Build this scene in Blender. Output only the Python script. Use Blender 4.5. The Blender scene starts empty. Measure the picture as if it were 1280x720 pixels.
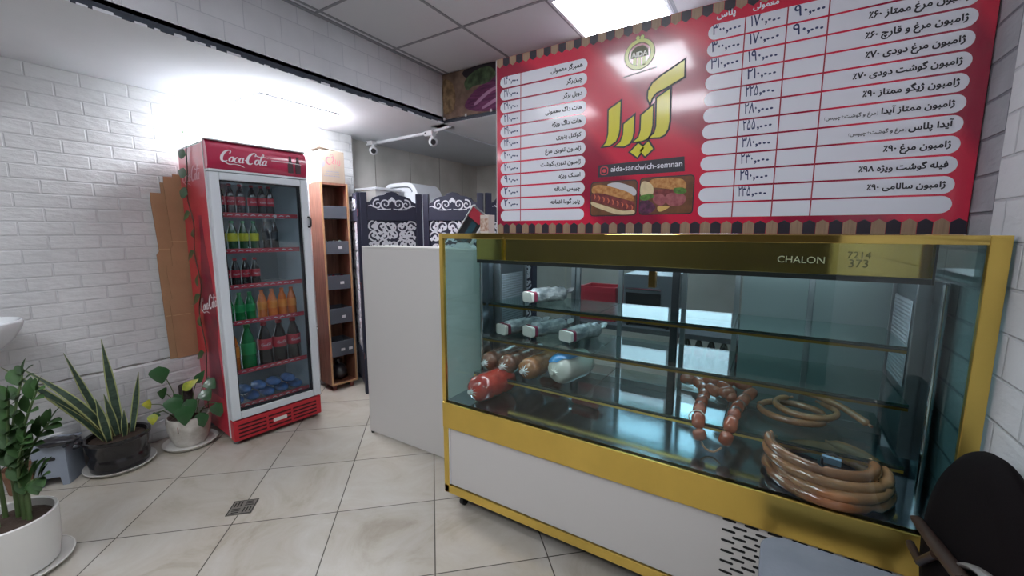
import bpy, bmesh, math, random
from math import sin, cos, pi, radians, sqrt, atan2
from mathutils import Vector, Matrix, Euler, Quaternion
from mathutils.geometry import delaunay_2d_cdt, tessellate_polygon
random.seed(7)
SC = bpy.context.scene
COL = SC.collection

# ------------------------------------------------------------------ camera, light, exposure
CAM_H = 1.40
cam_d = bpy.data.cameras.new('camera'); cam_d.sensor_width = 36.0; cam_d.lens = 518 / 1280 * 36
cam_d.clip_start = 0.02
cam = bpy.data.objects.new('camera', cam_d); COL.objects.link(cam)
cam.location = (0, 0, CAM_H); cam.rotation_euler = (radians(90 - 7.8), 0, radians(31.95))
SC.camera = cam
SC.view_settings.view_transform = 'Standard'; SC.view_settings.look = 'None'
SC.view_settings.exposure = 0.30; SC.view_settings.gamma = 1.0
SC.view_settings.use_curve_mapping = False
SC.cycles.use_denoising = True
SC.cycles.max_bounces = 10; SC.cycles.transparent_max_bounces = 24
SC.cycles.caustics_reflective = False; SC.cycles.caustics_refractive = False
W = bpy.data.worlds.new('world'); SC.world = W; W.use_nodes = True
W.node_tree.nodes['Background'].inputs[0].default_value = (0.86, 0.92, 1.0, 1)
W.node_tree.nodes['Background'].inputs[1].default_value = 0.55      # pale world fill, walled off behind the camera by wall_front
E_PANEL = 18.5      # ceiling LED panels
E_SOFFIT = 48.0    # bright panel in the lowered ceiling by the left wall
E_KITCHEN = 9.0

# ------------------------------------------------------------------ helpers
def lin(h):
    h = h.lstrip('#'); c = [int(h[i:i+2], 16) / 255 for i in (0, 2, 4)]
    return tuple(x / 12.92 if x <= .04045 else ((x + .055) / 1.055) ** 2.4 for x in c) + (1,)

_M = {}
def mat(name, col='#808080', rough=.5, metal=0., bump=0., bscale=40., var=0., vscale=6., col2=None, spec=.5,
        coat=0., emit=None, estr=0., alpha=1., trans=0., aniso=None):
    if name in _M: return _M[name]
    m = bpy.data.materials.new(name); m.use_nodes = True; nt = m.node_tree; N = nt.nodes; L = nt.links
    b = N['Principled BSDF']
    c = lin(col)
    b.inputs['Base Color'].default_value = c
    b.inputs['Roughness'].default_value = rough; b.inputs['Metallic'].default_value = metal
    b.inputs['Specular IOR Level'].default_value = spec; b.inputs['Coat Weight'].default_value = coat
    b.inputs['Coat Roughness'].default_value = .08
    b.inputs['Alpha'].default_value = alpha; b.inputs['Transmission Weight'].default_value = trans
    if emit: b.inputs['Emission Color'].default_value = lin(emit); b.inputs['Emission Strength'].default_value = estr
    tc = N.new('ShaderNodeTexCoord')
    vec = tc.outputs['Object']
    if aniso:
        mp = N.new('ShaderNodeMapping'); mp.inputs['Scale'].default_value = aniso; L.new(vec, mp.inputs[0]); vec = mp.outputs[0]
    if var or col2:
        n = N.new('ShaderNodeTexNoise'); n.inputs['Scale'].default_value = vscale; n.inputs['Detail'].default_value = 5
        L.new(vec, n.inputs['Vector'])
        r = N.new('ShaderNodeValToRGB'); r.color_ramp.elements[0].position = .35; r.color_ramp.elements[1].position = .68
        c2 = lin(col2) if col2 else tuple(max(0, x * (1 - var)) for x in c[:3]) + (1,)
        r.color_ramp.elements[0].color = c2; r.color_ramp.elements[1].color = c
        L.new(n.outputs['Fac'], r.inputs[0]); L.new(r.outputs[0], b.inputs['Base Color'])
    if bump:
        n = N.new('ShaderNodeTexNoise'); n.inputs['Scale'].default_value = bscale; n.inputs['Detail'].default_value = 3
        L.new(vec, n.inputs['Vector'])
        bp = N.new('ShaderNodeBump'); bp.inputs['Strength'].default_value = bump; bp.inputs['Distance'].default_value = .01
        L.new(n.outputs['Fac'], bp.inputs['Height']); L.new(bp.outputs[0], b.inputs['Normal'])
    _M[name] = m
    return m

def glass_mat(name, tint, refl=1.0, rough=0.0):
    # thin sheet of glass: tinted see-through plus Fresnel reflection
    if name in _M: return _M[name]
    m = bpy.data.materials.new(name); m.use_nodes = True; nt = m.node_tree; N = nt.nodes; L = nt.links
    N.clear(); o = N.new('ShaderNodeOutputMaterial'); t = N.new('ShaderNodeBsdfTransparent'); g = N.new('ShaderNodeBsdfGlossy')
    t.inputs[0].default_value = lin(tint); g.inputs['Roughness'].default_value = rough
    g.inputs[0].default_value = (refl, refl, refl, 1)
    lw = N.new('ShaderNodeLayerWeight'); lw.inputs[0].default_value = .5
    pw = N.new('ShaderNodeMath'); pw.operation = 'POWER'; pw.inputs[1].default_value = 5; L.new(lw.outputs['Facing'], pw.inputs[0])
    f = N.new('ShaderNodeMath'); f.operation = 'MULTIPLY_ADD'; f.inputs[1].default_value = .6; f.inputs[2].default_value = .03; L.new(pw.outputs[0], f.inputs[0])
    mx = N.new('ShaderNodeMixShader'); L.new(f.outputs[0], mx.inputs[0]); L.new(t.outputs[0], mx.inputs[1]); L.new(g.outputs[0], mx.inputs[2])
    L.new(mx.outputs[0], o.inputs[0]); _M[name] = m
    return m

def emit_mat(name, col, s):
    m = bpy.data.materials.new(name); m.use_nodes = True; nt = m.node_tree; N = nt.nodes
    b = N['Principled BSDF']; b.inputs['Base Color'].default_value = lin(col)
    b.inputs['Emission Color'].default_value = lin(col); b.inputs['Emission Strength'].default_value = s
    return m

class MB:
    def __init__(s): s.v = []; s.f = []; s.mi = []
    def add(s, vs, fs, mi=0, M=None):
        k = len(s.v)
        s.v += [tuple(M @ Vector(p)) if M else tuple(p) for p in vs]
        s.f += [tuple(i + k for i in f) for f in fs]; s.mi += [mi] * len(fs)
        return s
    def b2(s, x0, x1, y0, y1, z0, z1, mi=0, M=None):
        vs = [(x0,y0,z0),(x1,y0,z0),(x1,y1,z0),(x0,y1,z0),(x0,y0,z1),(x1,y0,z1),(x1,y1,z1),(x0,y1,z1)]
        return s.add(vs, [(0,3,2,1),(4,5,6,7),(0,1,5,4),(1,2,6,5),(2,3,7,6),(3,0,4,7)], mi, M)
    def box(s, c, d, rot=None, mi=0):
        M = Matrix.Translation(c) @ (Euler(rot).to_matrix().to_4x4() if rot else Matrix())
        x, y, z = d[0]/2, d[1]/2, d[2]/2
        return s.b2(-x, x, -y, y, -z, z, mi, M)
    def tube(s, pts, r, n=8, cap=True, flat=1., mi=0, closed=False):
        pts = [Vector(p) for p in pts]; m = len(pts); rs = r if isinstance(r, (list, tuple)) else [r] * m
        vs = []; up = None
        for i, p in enumerate(pts):
            if closed: t = pts[(i+1) % m] - pts[i-1]
            else: t = pts[min(i+1, m-1)] - pts[max(i-1, 0)]
            if t.length < 1e-9: t = Vector((0,0,1))
            t.normalize()
            if up is None:
                a = Vector((0,0,1)) if abs(t.z) < .9 else Vector((1,0,0)); up = (a - t * a.dot(t)).normalized()
            else:
                up = (up - t * up.dot(t)); up = up.normalized() if up.length > 1e-6 else t.orthogonal().normalized()
            sd = t.cross(up)
            for j in range(n):
                q = 2*pi*j/n; vs.append(p + (sd * cos(q) + up * sin(q) * flat) * rs[i])
        fs = [(i*n+j, i*n+(j+1)%n, (i+1)*n+(j+1)%n, (i+1)*n+j) for i in range(m-1) for j in range(n)]
        if closed: fs += [((m-1)*n+j, (m-1)*n+(j+1)%n, (j+1)%n, j) for j in range(n)]
        elif cap: fs += [tuple(range(n-1,-1,-1)), tuple((m-1)*n+j for j in range(n))]
        return s.add(vs, fs, mi)
    def cyl(s, p0, p1, r0, r1=None, n=16, mi=0): return s.tube([p0, p1], [r0, r0 if r1 is None else r1], n, mi=mi)
    def lathe(s, prof, c=(0,0,0), n=24, M=None, mi=0, closed=False, sx=1., sy=1.):
        vs = [(c[0]+r*cos(2*pi*j/n)*sx, c[1]+r*sin(2*pi*j/n)*sy, c[2]+z) for r, z in prof for j in range(n)]; m = len(prof)
        fs = [(i*n+j, i*n+(j+1)%n, (i+1)*n+(j+1)%n, (i+1)*n+j) for i in range(m-1) for j in range(n)]
        if closed: fs += [((m-1)*n+j, (m-1)*n+(j+1)%n, (j+1)%n, j) for j in range(n)]
        else: fs += [tuple(range(n-1,-1,-1)), tuple((m-1)*n+j for j in range(n))]
        return s.add(vs, fs, mi, M)
    def ball(s, c, r, n=14, m=9, M=None, mi=0):
        r = (r, r, r) if not isinstance(r, (tuple, list)) else r
        vs = [(0,0,-1)] + [(cos(2*pi*j/n)*sin(pi*i/m), sin(2*pi*j/n)*sin(pi*i/m), -cos(pi*i/m)) for i in range(1, m) for j in range(n)] + [(0,0,1)]
        fs = [(0, 1+(j+1)%n, 1+j) for j in range(n)]
        fs += [(1+i*n+j, 1+i*n+(j+1)%n, 1+(i+1)*n+(j+1)%n, 1+(i+1)*n+j) for i in range(m-2) for j in range(n)]
        k = 1+(m-2)*n; fs += [(k+j, k+(j+1)%n, len(vs)-1) for j in range(n)]
        T = Matrix.Translation(c) @ (M or Matrix()) @ Matrix.Diagonal((*r, 1))
        return s.add(vs, fs, mi, T)
    def prism(s, poly, h, M=None, mi=0):
        n = len(poly); vs = [(x, y, 0) for x, y in poly] + [(x, y, h) for x, y in poly]
        tri = tessellate_polygon([[Vector((x, y, 0)) for x, y in poly]])
        area = sum(poly[i][0]*poly[(i+1)%n][1]-poly[(i+1)%n][0]*poly[i][1] for i in range(n))
        fs = []
        for t in tri:
            a, b, c = [poly[i] for i in t]
            if (b[0]-a[0])*(c[1]-a[1])-(b[1]-a[1])*(c[0]-a[0]) < 0: t = t[::-1]
            fs += [tuple(i+n for i in t), tuple(reversed(t))]
        for i in range(n):
            j = (i+1) % n; q = (i, j, j+n, i+n); fs.append(q if area > 0 else q[::-1])
        return s.add(vs, fs, mi, M)
    def grid(s, P, mi=0, mif=None):
        n = len(P); m = len(P[0]); vs = [p for r in P for p in r]; k = len(s.v)
        s.v += [tuple(p) for p in vs]
        for i in range(n-1):
            for j in range(m-1):
                s.f.append((k+i*m+j, k+i*m+j+1, k+(i+1)*m+j+1, k+(i+1)*m+j)); s.mi.append(mif(i, j) if mif else mi)
        return s
    def build(s, name, m, parent=None, smooth=None, bevel=0., world=True, solid=0., sub=0):
        me = bpy.data.meshes.new(name)
        vs = s.v
        if parent is not None and world:
            inv = chain(parent).inverted(); vs = [tuple(inv @ Vector(p)) for p in vs]
        me.from_pydata(vs, [], s.f); me.update()
        ms = m if isinstance(m, (list, tuple)) else [m]
        for x in ms: me.materials.append(x)
        if len(ms) > 1:
            for p, i in zip(me.polygons, s.mi): p.material_index = i
        if smooth:
            for p in me.polygons: p.use_smooth = True
            me.set_sharp_from_angle(angle=radians(smooth))
        o = bpy.data.objects.new(name, me); COL.objects.link(o); o.parent = parent
        if bevel:
            b = o.modifiers.new('bevel', 'BEVEL'); b.width = bevel; b.segments = 2; b.limit_method = 'ANGLE'; b.angle_limit = radians(40)
        if solid:
            b = o.modifiers.new('solid', 'SOLIDIFY'); b.thickness = solid
        if sub:
            b = o.modifiers.new('sub', 'SUBSURF'); b.levels = sub; b.render_levels = sub
        return o

def basis(o): return Matrix.LocRotScale(o.location, o.rotation_euler.to_quaternion(), o.scale)
def chain(o):
    M = basis(o)
    while o.parent: o = o.parent; M = basis(o) @ M
    return M
def tag(o, label=None, cat=None, group=None, kind=None):
    if label: o['label'] = label
    if cat: o['category'] = cat
    if group: o['group'] = group
    if kind: o['kind'] = kind
    return o
def thing(name, label, cat, loc=(0,0,0), rz=0., group=None):
    o = bpy.data.objects.new(name, None); COL.objects.link(o); o.empty_display_size = .1
    o.location = loc; o.rotation_euler = (0, 0, rz)
    return tag(o, label, cat, group)
def struct(o): o['kind'] = 'structure'; return o
def dup(o, loc=None, rz=None, label=None, parent=None):
    c = o.copy(); COL.objects.link(c); c.parent = parent
    if loc is not None: c.location = loc
    if rz is not None: c.rotation_euler = (0, 0, rz)
    if label: c['label'] = label
    for ch in list(o.children): dup(ch, parent=c)
    return c
def crom(P, k=8, closed=False):
    P = [Vector(p) for p in P]; n = len(P); out = []
    rng = range(n if closed else n-1)
    for i in rng:
        if closed: a, b, c, d = P[i-1], P[i], P[(i+1)%n], P[(i+2)%n]
        else: a, b, c, d = P[max(i-1,0)], P[i], P[i+1], P[min(i+2,n-1)]
        for j in range(k):
            t = j/k
            out.append(.5*((2*b)+(c-a)*t+(2*a-5*b+4*c-d)*t*t+(3*b-a-3*c+d)*t*t*t))
    if not closed: out.append(P[-1])
    return out
def rrect(x0, x1, y0, y1, r, k=6):
    out = []
    for cx, cy, a0 in ((x1-r,y1-r,0),(x0+r,y1-r,90),(x0+r,y0+r,180),(x1-r,y0+r,270)):
        for i in range(k+1):
            a = radians(a0+90*i/k); out.append((cx+r*cos(a), cy+r*sin(a)))
    return out
# plane frames for flat work: local (x, y, depth) -> world
def PX(y): return Matrix(((1,0,0,0),(0,0,-1,y),(0,1,0,0),(0,0,0,1)))          # X-Z plane, facing -Y

# ---- lettering -------------------------------------------------------------
_F = {'ا':'FE8D FE8E','آ':'FE81 FE82','ب':'FE8F FE90 FE91 FE92','پ':'FB56 FB57 FB58 FB59','ت':'FE95 FE96 FE97 FE98',
 'ج':'FE9D FE9E FE9F FEA0','چ':'FB7A FB7B FB7C FB7D','د':'FEA9 FEAA','ر':'FEAD FEAE','ز':'FEAF FEB0','ژ':'FB8A FB8B',
 'س':'FEB1 FEB2 FEB3 FEB4','ش':'FEB5 FEB6 FEB7 FEB8','ض':'FEBD FEBE FEBF FEC0','غ':'FECD FECE FECF FED0','ع':'FEC9 FECA FECB FECC',
 'ف':'FED1 FED2 FED3 FED4','ق':'FED5 FED6 FED7 FED8','ک':'FB8E FB8F FB90 FB91','گ':'FB92 FB93 FB94 FB95','ل':'FEDD FEDE FEDF FEE0',
 'م':'FEE1 FEE2 FEE3 FEE4','ن':'FEE5 FEE6 FEE7 FEE8','و':'FEED FEEE','ه':'FEE9 FEEA FEEB FEEC','ی':'FBFC FBFD FBFE FBFF'}
_F = {k: [chr(int(x, 16)) for x in v.split()] for k, v in _F.items()}
def fa(s):
    out = []; n = len(s)
    for i, c in enumerate(s):
        if c not in _F: out.append(c); continue
        f = _F[c]; pv = i > 0 and len(_F.get(s[i-1], [])) == 4; nx = i < n-1 and s[i+1] in _F and len(f) == 4
        out.append(f[3] if pv and nx else f[1] if pv else f[2] if nx else f[0])
    return ''.join(out)[::-1]
_T = {}
def glyphs(s, bold=0.):
    key = (s, bold)
    if key in _T: return _T[key]
    c = bpy.data.curves.new('letters', 'FONT'); c.body = s; c.size = 1; c.dimensions = '2D'; c.fill_mode = 'NONE'; c.resolution_u = 3
    o = bpy.data.objects.new('letters', c); COL.objects.link(o)
    dg = bpy.context.evaluated_depsgraph_get(); ev = o.evaluated_get(dg); me = ev.to_mesh()
    V = [Vector((v.co.x, v.co.y)) for v in me.vertices]; nxt = {}
    if len(me.polygons):
        cnt = {}
        for p in me.polygons:
            for a, b in p.edge_keys: cnt[(a, b)] = cnt.get((a, b), 0) + 1
        E = [k for k, v in cnt.items() if v == 1]
    else: E = [tuple(e.vertices) for e in me.edges]
    adj = {}
    for a, b in E: adj.setdefault(a, []).append(b); adj.setdefault(b, []).append(a)
    ev.to_mesh_clear(); bpy.data.objects.remove(o); bpy.data.curves.remove(c)
    seen = set(); loops = []
    for a in sorted(adj):
        if a in seen: continue
        lp = [a]; seen.add(a); b = min((x for x in adj[a]), key=lambda x: abs(x-a-1)) if adj[a] else None
        while b is not None and b not in seen:
            lp.append(b); seen.add(b); b = next((x for x in adj[b] if x not in seen), None)
        pts = []
        for i in lp:
            if not pts or (V[i]-pts[-1]).length > 1e-4: pts.append(V[i])
        if len(pts) > 2: loops.append(pts)
    if not loops: _T[key] = ([], []); return _T[key]
    def ar(l): return sum(l[i-1].x*l[i].y-l[i].x*l[i-1].y for i in range(len(l)))/2
    sg = 1 if ar(max(loops, key=lambda l: abs(ar(l)))) > 0 else -1
    if bold:
        nl = []
        for l in loops:
            n = len(l); q = []
            for i in range(n):
                d = (l[(i+1)%n]-l[i-1]); d = d.normalized() if d.length > 1e-9 else Vector((1,0)); q.append(l[i]+Vector((d.y, -d.x))*sg*bold)
            nl.append(q)
        loops = nl
    vs = []; es = []
    for l in loops:
        k = len(vs); vs += l; es += [(k+i, k+(i+1)%len(l)) for i in range(len(l))]
    ov, oe, of, _, _, _ = delaunay_2d_cdt(vs, es, [], 0, 1e-5)
    segs = [(l[i-1], l[i]) for l in loops for i in range(len(l))]
    boxes = [(min(p.x for p in l), max(p.x for p in l), min(p.y for p in l), max(p.y for p in l), l) for l in loops]
    keep = []
    for f in of:
        cx = sum(ov[i].x for i in f)/len(f); cy = sum(ov[i].y for i in f)/len(f); w = 0
        for x0, x1, y0, y1, l in boxes:
            if not (x0 <= cx <= x1 and y0 <= cy <= y1): continue
            for i in range(len(l)):
                a = l[i-1]; b = l[i]
                if (a.y <= cy) != (b.y <= cy):
                    xx = a.x+(cy-a.y)/(b.y-a.y)*(b.x-a.x)
                    if xx > cx: w += 1 if b.y > a.y else -1
        if w: keep.append(tuple(f))
    res = ([(v.x, v.y) for v in ov], keep)
    _T[key] = res
    return res
def put(mb, s, M, x=None, width=None, height=None, align='R', y=0., bold=.02, h=.0006, shear=0., fit=None, mi=0, base=True):
    """lettering s into mb on the plane M; right/left/centre edge at x, baseline at y"""
    V, F = glyphs(s, bold)
    if not F: return
    used = sorted({i for f in F for i in f}); xs = [V[i][0] for i in used]; ys = [V[i][1] for i in used]
    x0, x1, y0, y1 = min(xs), max(xs), min(ys), max(ys)
    k = width/(x1-x0) if width else height
    ky = k
    if width and height: ky = height/(y1-y0)
    off = {'R': x-x1*k, 'L': x-x0*k, 'C': x-(x0+x1)/2*k}[align]
    yo = y if base else y-(y0+y1)/2*ky
    idx = {i: n for n, i in enumerate(used)}; n = len(used)
    P = [(V[i][0]*k+off+shear*V[i][1]*ky, V[i][1]*ky+yo) for i in used]
    vs = [(a, b, h) for a, b in P]
    fs = []
    for f in F:
        f = [idx[i] for i in f]
        a, b, c = P[f[0]], P[f[1]], P[f[2]]
        if (b[0]-a[0])*(c[1]-a[1])-(b[1]-a[1])*(c[0]-a[0]) < 0: f = f[::-1]
        fs.append(tuple(f))
    mb.add(vs, fs, mi, M)

def ribbon(mb, pts, w, M, h=.0008, k=6, mi=0):
    """flat brush stroke through pts with per-point widths"""
    P = crom([(p[0], p[1], ww) for p, ww in zip(pts, w)], k)
    n = len(P); vs = []
    for i, p in enumerate(P):
        d = P[min(i+1, n-1)]-P[max(i-1, 0)]; d = Vector((d.x, d.y)); d = d.normalized() if d.length > 1e-9 else Vector((1,0))
        q = Vector((-d.y, d.x))*abs(p.z)/2
        vs += [(p.x+q.x, p.y+q.y, h), (p.x-q.x, p.y-q.y, h)]
    mb.add(vs, [(2*i, 2*i+1, 2*i+3, 2*i+2) for i in range(n-1)], mi, M)

def script_logo(mb, M, x, y, s, h=.0008, shear=.32):
    """flowing two-word brush lettering: C o c a - C o l a"""
    def R(pts, w): ribbon(mb, [(x+(a+shear*b)*s, y+b*s) for a, b in pts], [q*s for q in w], M, h)
    def bigC(o):
        R([(o+1.25,1.5),(o+1.3,1.95),(o+.95,2.1),(o+.45,1.75),(o+.15,1.0),(o+.3,.25),(o+.8,.02),(o+1.2,.25)], [.2,.2,.16,.34,.46,.42,.26,.1])
    def oo(o): R([(o+.35,.95),(o+.08,.75),(o+.05,.3),(o+.32,.05),(o+.6,.3),(o+.58,.75),(o+.35,.95),(o+.7,.98)], [.12,.26,.3,.14,.26,.26,.12,.08])
    def cc(o): R([(o+.62,.72),(o+.4,.97),(o+.1,.7),(o+.08,.25),(o+.38,.03),(o+.75,.25)], [.2,.12,.26,.3,.16,.08])
    def aa(o):
        R([(o+.55,.85),(o+.32,.97),(o+.07,.7),(o+.06,.25),(o+.28,.05),(o+.55,.35)], [.12,.12,.26,.3,.14,.12])
        R([(o+.62,1.0),(o+.6,.5),(o+.62,.12),(o+.9,.2)], [.24,.26,.24,.08])
    bigC(0); oo(1.45); cc(2.25); aa(3.05)
    R([(3.95,.6),(4.3,.66)], [.14,.14])
    bigC(4.25); oo(5.75)
    R([(6.5,.9),(6.85,1.5),(6.95,2.0),(6.75,2.05),(6.65,1.5),(6.62,.4),(6.78,.08),(7.0,.25)], [.08,.1,.14,.12,.22,.28,.2,.08])
    aa(7.1)
    R([(.8,.0),(1.6,-.38),(2.6,-.3),(3.5,-.45),(4.3,-.75)], [.12,.18,.1,.16,.04])
    R([(5.55,1.75),(6.2,1.55),(7.0,1.6),(7.9,1.5)], [.22,.14,.14,.05])

# ------------------------------------------------------------------ setting
def brick_mat(name, col, col2, mcol, plane='YZ', bw=.2, bh=.077, mortar=.004, bump=.6, nscale=26, nb=.5, off=(0,0), rough=.6, var=.12):
    m = bpy.data.materials.new(name); m.use_nodes = True; nt = m.node_tree; N = nt.nodes; L = nt.links; b = N['Principled BSDF']
    g = N.new('ShaderNodeNewGeometry'); sp = N.new('ShaderNodeSeparateXYZ'); cb = N.new('ShaderNodeCombineXYZ'); L.new(g.outputs['Position'], sp.inputs[0])
    L.new(sp.outputs['Y' if plane == 'YZ' else 'X'], cb.inputs[0]); L.new(sp.outputs['Z'], cb.inputs[1])
    ad = N.new('ShaderNodeVectorMath'); ad.inputs[1].default_value = (off[0]+20*bw, off[1]+20*bh, 0); L.new(cb.outputs[0], ad.inputs[0])
    t = N.new('ShaderNodeTexBrick'); t.inputs['Scale'].default_value = 1; t.inputs['Brick Width'].default_value = bw; t.inputs['Row Height'].default_value = bh
    t.inputs['Mortar Size'].default_value = mortar; t.inputs['Mortar Smooth'].default_value = .6
    t.inputs['Color1'].default_value = lin(col); t.inputs['Color2'].default_value = lin(col2); t.inputs['Mortar'].default_value = lin(mcol)
    L.new(ad.outputs[0], t.inputs['Vector'])
    n = N.new('ShaderNodeTexNoise'); n.inputs['Scale'].default_value = nscale; n.inputs['Detail'].default_value = 6; mpn = N.new('ShaderNodeMapping'); mpn.inputs['Scale'].default_value = (1, .45, 1.3); L.new(g.outputs['Position'], mpn.inputs[0]); L.new(mpn.outputs[0], n.inputs['Vector'])
    n2 = N.new('ShaderNodeTexNoise'); n2.inputs['Scale'].default_value = 5; n2.inputs['Detail'].default_value = 6; L.new(g.outputs['Position'], n2.inputs['Vector'])
    mr = N.new('ShaderNodeMapRange'); mr.inputs[1].default_value = .3; mr.inputs[2].default_value = .7; mr.inputs[3].default_value = 1-var; mr.inputs[4].default_value = 1; L.new(n2.outputs[0], mr.inputs[0])
    mul = N.new('ShaderNodeMixRGB'); mul.blend_type = 'MULTIPLY'; mul.inputs[0].default_value = 1; L.new(t.outputs['Color'], mul.inputs[1]); L.new(mr.outputs[0], mul.inputs[2])
    L.new(mul.outputs[0], b.inputs['Base Color'])
    s = N.new('ShaderNodeMath'); s.operation = 'MULTIPLY'; s.inputs[1].default_value = nb; L.new(n.outputs[0], s.inputs[0])
    h = N.new('ShaderNodeMath'); h.operation = 'SUBTRACT'; L.new(s.outputs[0], h.inputs[0]); L.new(t.outputs['Fac'], h.inputs[1])
    bp = N.new('ShaderNodeBump'); bp.inputs['Strength'].default_value = bump; bp.inputs['Distance'].default_value = .009; L.new(h.outputs[0], bp.inputs['Height'])
    L.new(bp.outputs[0], b.inputs['Normal']); b.inputs['Roughness'].default_value = rough
    return m

def floor_mat():
    m = bpy.data.materials.new('floor_tile'); m.use_nodes = True; nt = m.node_tree; N = nt.nodes; L = nt.links; b = N['Principled BSDF']
    s, ta, T = .4809, radians(42.82), Vector((-3.118, 1.2104, 0))
    g = N.new('ShaderNodeNewGeometry'); mp = N.new('ShaderNodeMapping'); mp.vector_type = 'POINT'
    R = Matrix.Rotation(-ta, 4, 'Z'); t = -(R @ (T / s)) + Vector((40, 40, 0))
    mp.inputs['Scale'].default_value = (1/s, 1/s, 1/s); mp.inputs['Rotation'].default_value = (0, 0, -ta); mp.inputs['Location'].default_value = t
    L.new(g.outputs['Position'], mp.inputs[0])
    br = N.new('ShaderNodeTexBrick'); br.offset = 0; br.inputs['Scale'].default_value = 1; br.inputs['Brick Width'].default_value = 1; br.inputs['Row Height'].default_value = 1
    br.inputs['Mortar Size'].default_value = .0065; br.inputs['Mortar Smooth'].default_value = .3
    br.inputs['Color1'].default_value = lin('#ffffff'); br.inputs['Color2'].default_value = lin('#f2f2f2'); br.inputs['Mortar'].default_value = lin('#ffffff'); L.new(mp.outputs[0], br.inputs['Vector'])
    n = N.new('ShaderNodeTexNoise'); n.inputs['Scale'].default_value = 2.6; n.inputs['Detail'].default_value = 8; n.inputs['Roughness'].default_value = .65; n.inputs['Distortion'].default_value = 1.2; L.new(g.outputs['Position'], n.inputs['Vector'])
    r = N.new('ShaderNodeValToRGB'); e = r.color_ramp.elements; e[0].position = .3; e[0].color = lin('#9f9686'); e[1].position = .72; e[1].color = lin('#bfbcb4')
    x = e.new(.45); x.color = lin('#b2ab9e'); L.new(n.outputs[0], r.inputs[0])
    mu = N.new('ShaderNodeMixRGB'); mu.blend_type = 'MULTIPLY'; mu.inputs[0].default_value = 1; L.new(r.outputs[0], mu.inputs[1]); L.new(br.outputs['Color'], mu.inputs[2])
    mx = N.new('ShaderNodeMixRGB'); mx.inputs[2].default_value = lin('#4a443c'); L.new(br.outputs['Fac'], mx.inputs[0]); L.new(mu.outputs[0], mx.inputs[1])
    L.new(mx.outputs[0], b.inputs['Base Color']); b.inputs['Roughness'].default_value = .3; b.inputs['Specular IOR Level'].default_value = .45
    bp = N.new('ShaderNodeBump'); bp.invert = True; bp.inputs['Strength'].default_value = .3; bp.inputs['Distance'].default_value = .003; L.new(br.outputs['Fac'], bp.inputs['Height']); L.new(bp.outputs[0], b.inputs['Normal'])
    return m

YB = -1.6
M_wb = brick_mat('white_foam_brick', '#cfd0d0', '#cbcccc', '#c6c7c8', 'YZ', .215, .0775, .006, .5, 30, 1.5, (.03, .02))
M_wf = brick_mat('white_fascia_brick', '#dcdde0', '#d6d7db', '#c4c6cc', 'YZ', .20, .14, .003, .35, 34, .4, (.05, .06))
M_wr = brick_mat('white_right_brick', '#d0d2d4', '#cccdd0', '#bdbfc3', 'YZ', .24, .11, .005, .6, 24, .9, (.1, .06), var=.08)
M_gr = brick_mat('grey_stone_brick', '#a9abb0', '#9a9ca2', '#74777e', 'YZ', .30, .105, .006, .7, 30, 1.0, (.0, .02), var=.35)
M_plas = mat('white_plaster', '#d6d8dc', .7, bump=.05, bscale=60, var=.05, vscale=3)
M_conc = mat('bare_concrete', '#c4c2bb', .8, bump=.15, bscale=18, col2='#b4b2aa', vscale=3.5)
M_cdark = mat('grey_plaster', '#b4b8bd', .7, var=.08, vscale=2)
M_tile = mat('ceiling_tile', '#d6d6da', .85, bump=.05, bscale=250)
M_tbar = mat('ceiling_grid_metal', '#8b8c92', .5)
struct(MB().b2(-3.66,.56,YB,4.9,-.1,0).build('floor', floor_mat()))
struct(MB().b2(-3.6,-3.48,YB,2.68,0,2.306).build('wall_left', M_wb))
struct(MB().b2(-3.48,-3.415,YB,2.68,0,.53).build('trim_1', M_wb, bevel=.006))
tp = [(-3.4745, y, .534 + .004*sin(y*31) + .003*sin(y*77)) for y in [YB + i*.06 for i in range(72)]]
struct(MB().tube(tp, [.005 + .0025*sin(i*2.3) for i in range(72)], 6).build('trim_2', mat('dark_crack_filler', '#77756f', .9)))
struct(MB().b2(-3.72,-3.6,2.68,4.83,0,2.306).build('wall_left_rear', M_conc))
js = MB()
for y in (3.05, 3.55, 4.05, 4.5): js.b2(-3.601,-3.5985,y,y+.008,0,2.3)
struct(js.build('trim_3', mat('concrete_joint', '#8a8880', .9)))
struct(MB().b2(-3.72,.56,4.83,4.9,0,2.306).build('wall_back', M_conc))
struct(MB().b2(.5,.56,YB,1.65,0,2.70).build('wall_right', M_wr))
struct(MB().b2(.5,.56,1.65,4.83,0,2.70).build('wall_right_rear', M_gr))
struct(MB().b2(-2.49,-2.445,YB,2.87,2.31,2.72).build('trim_4', M_wf))
dk = MB(); dk.b2(-2.4455,-2.4405,YB,2.82,2.306,2.338)
struct(dk.build('trim_5', mat('dark_gap_strip', '#3c434e', .8, var=.3, vscale=20)))
wp = MB()
for i in range(64):
    y = YB + .05 + i*.069 + random.uniform(-.02,.02); l = random.uniform(.02,.07); hh = random.uniform(.003,.014)
    wp.b2(-2.4408,-2.4385,y,y+l,2.304,2.304+hh)
struct(wp.build('trim_6', M_plas))
ce = struct(MB().b2(-2.49,.56,YB,2.87,2.70,2.74).build('ceiling', M_tile))
gb = MB()
for k in range(6):
    x = -2.385 + .6*k
    if x < .5: gb.b2(x-.009, x+.009, YB, 2.82, 2.6965, 2.70)
for k in range(8):
    y = 2.258 - .6*k
    if y > YB: gb.b2(-2.445, .5, y-.009, y+.009, 2.6968, 2.70)
gb.b2(-2.445,-2.42,YB,2.82,2.692,2.70)
struct(gb.build('trim_7', M_tbar))
struct(MB().b2(-3.6,-2.445,YB,2.98,2.306,2.36).build('ceiling_lower', M_plas))
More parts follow.
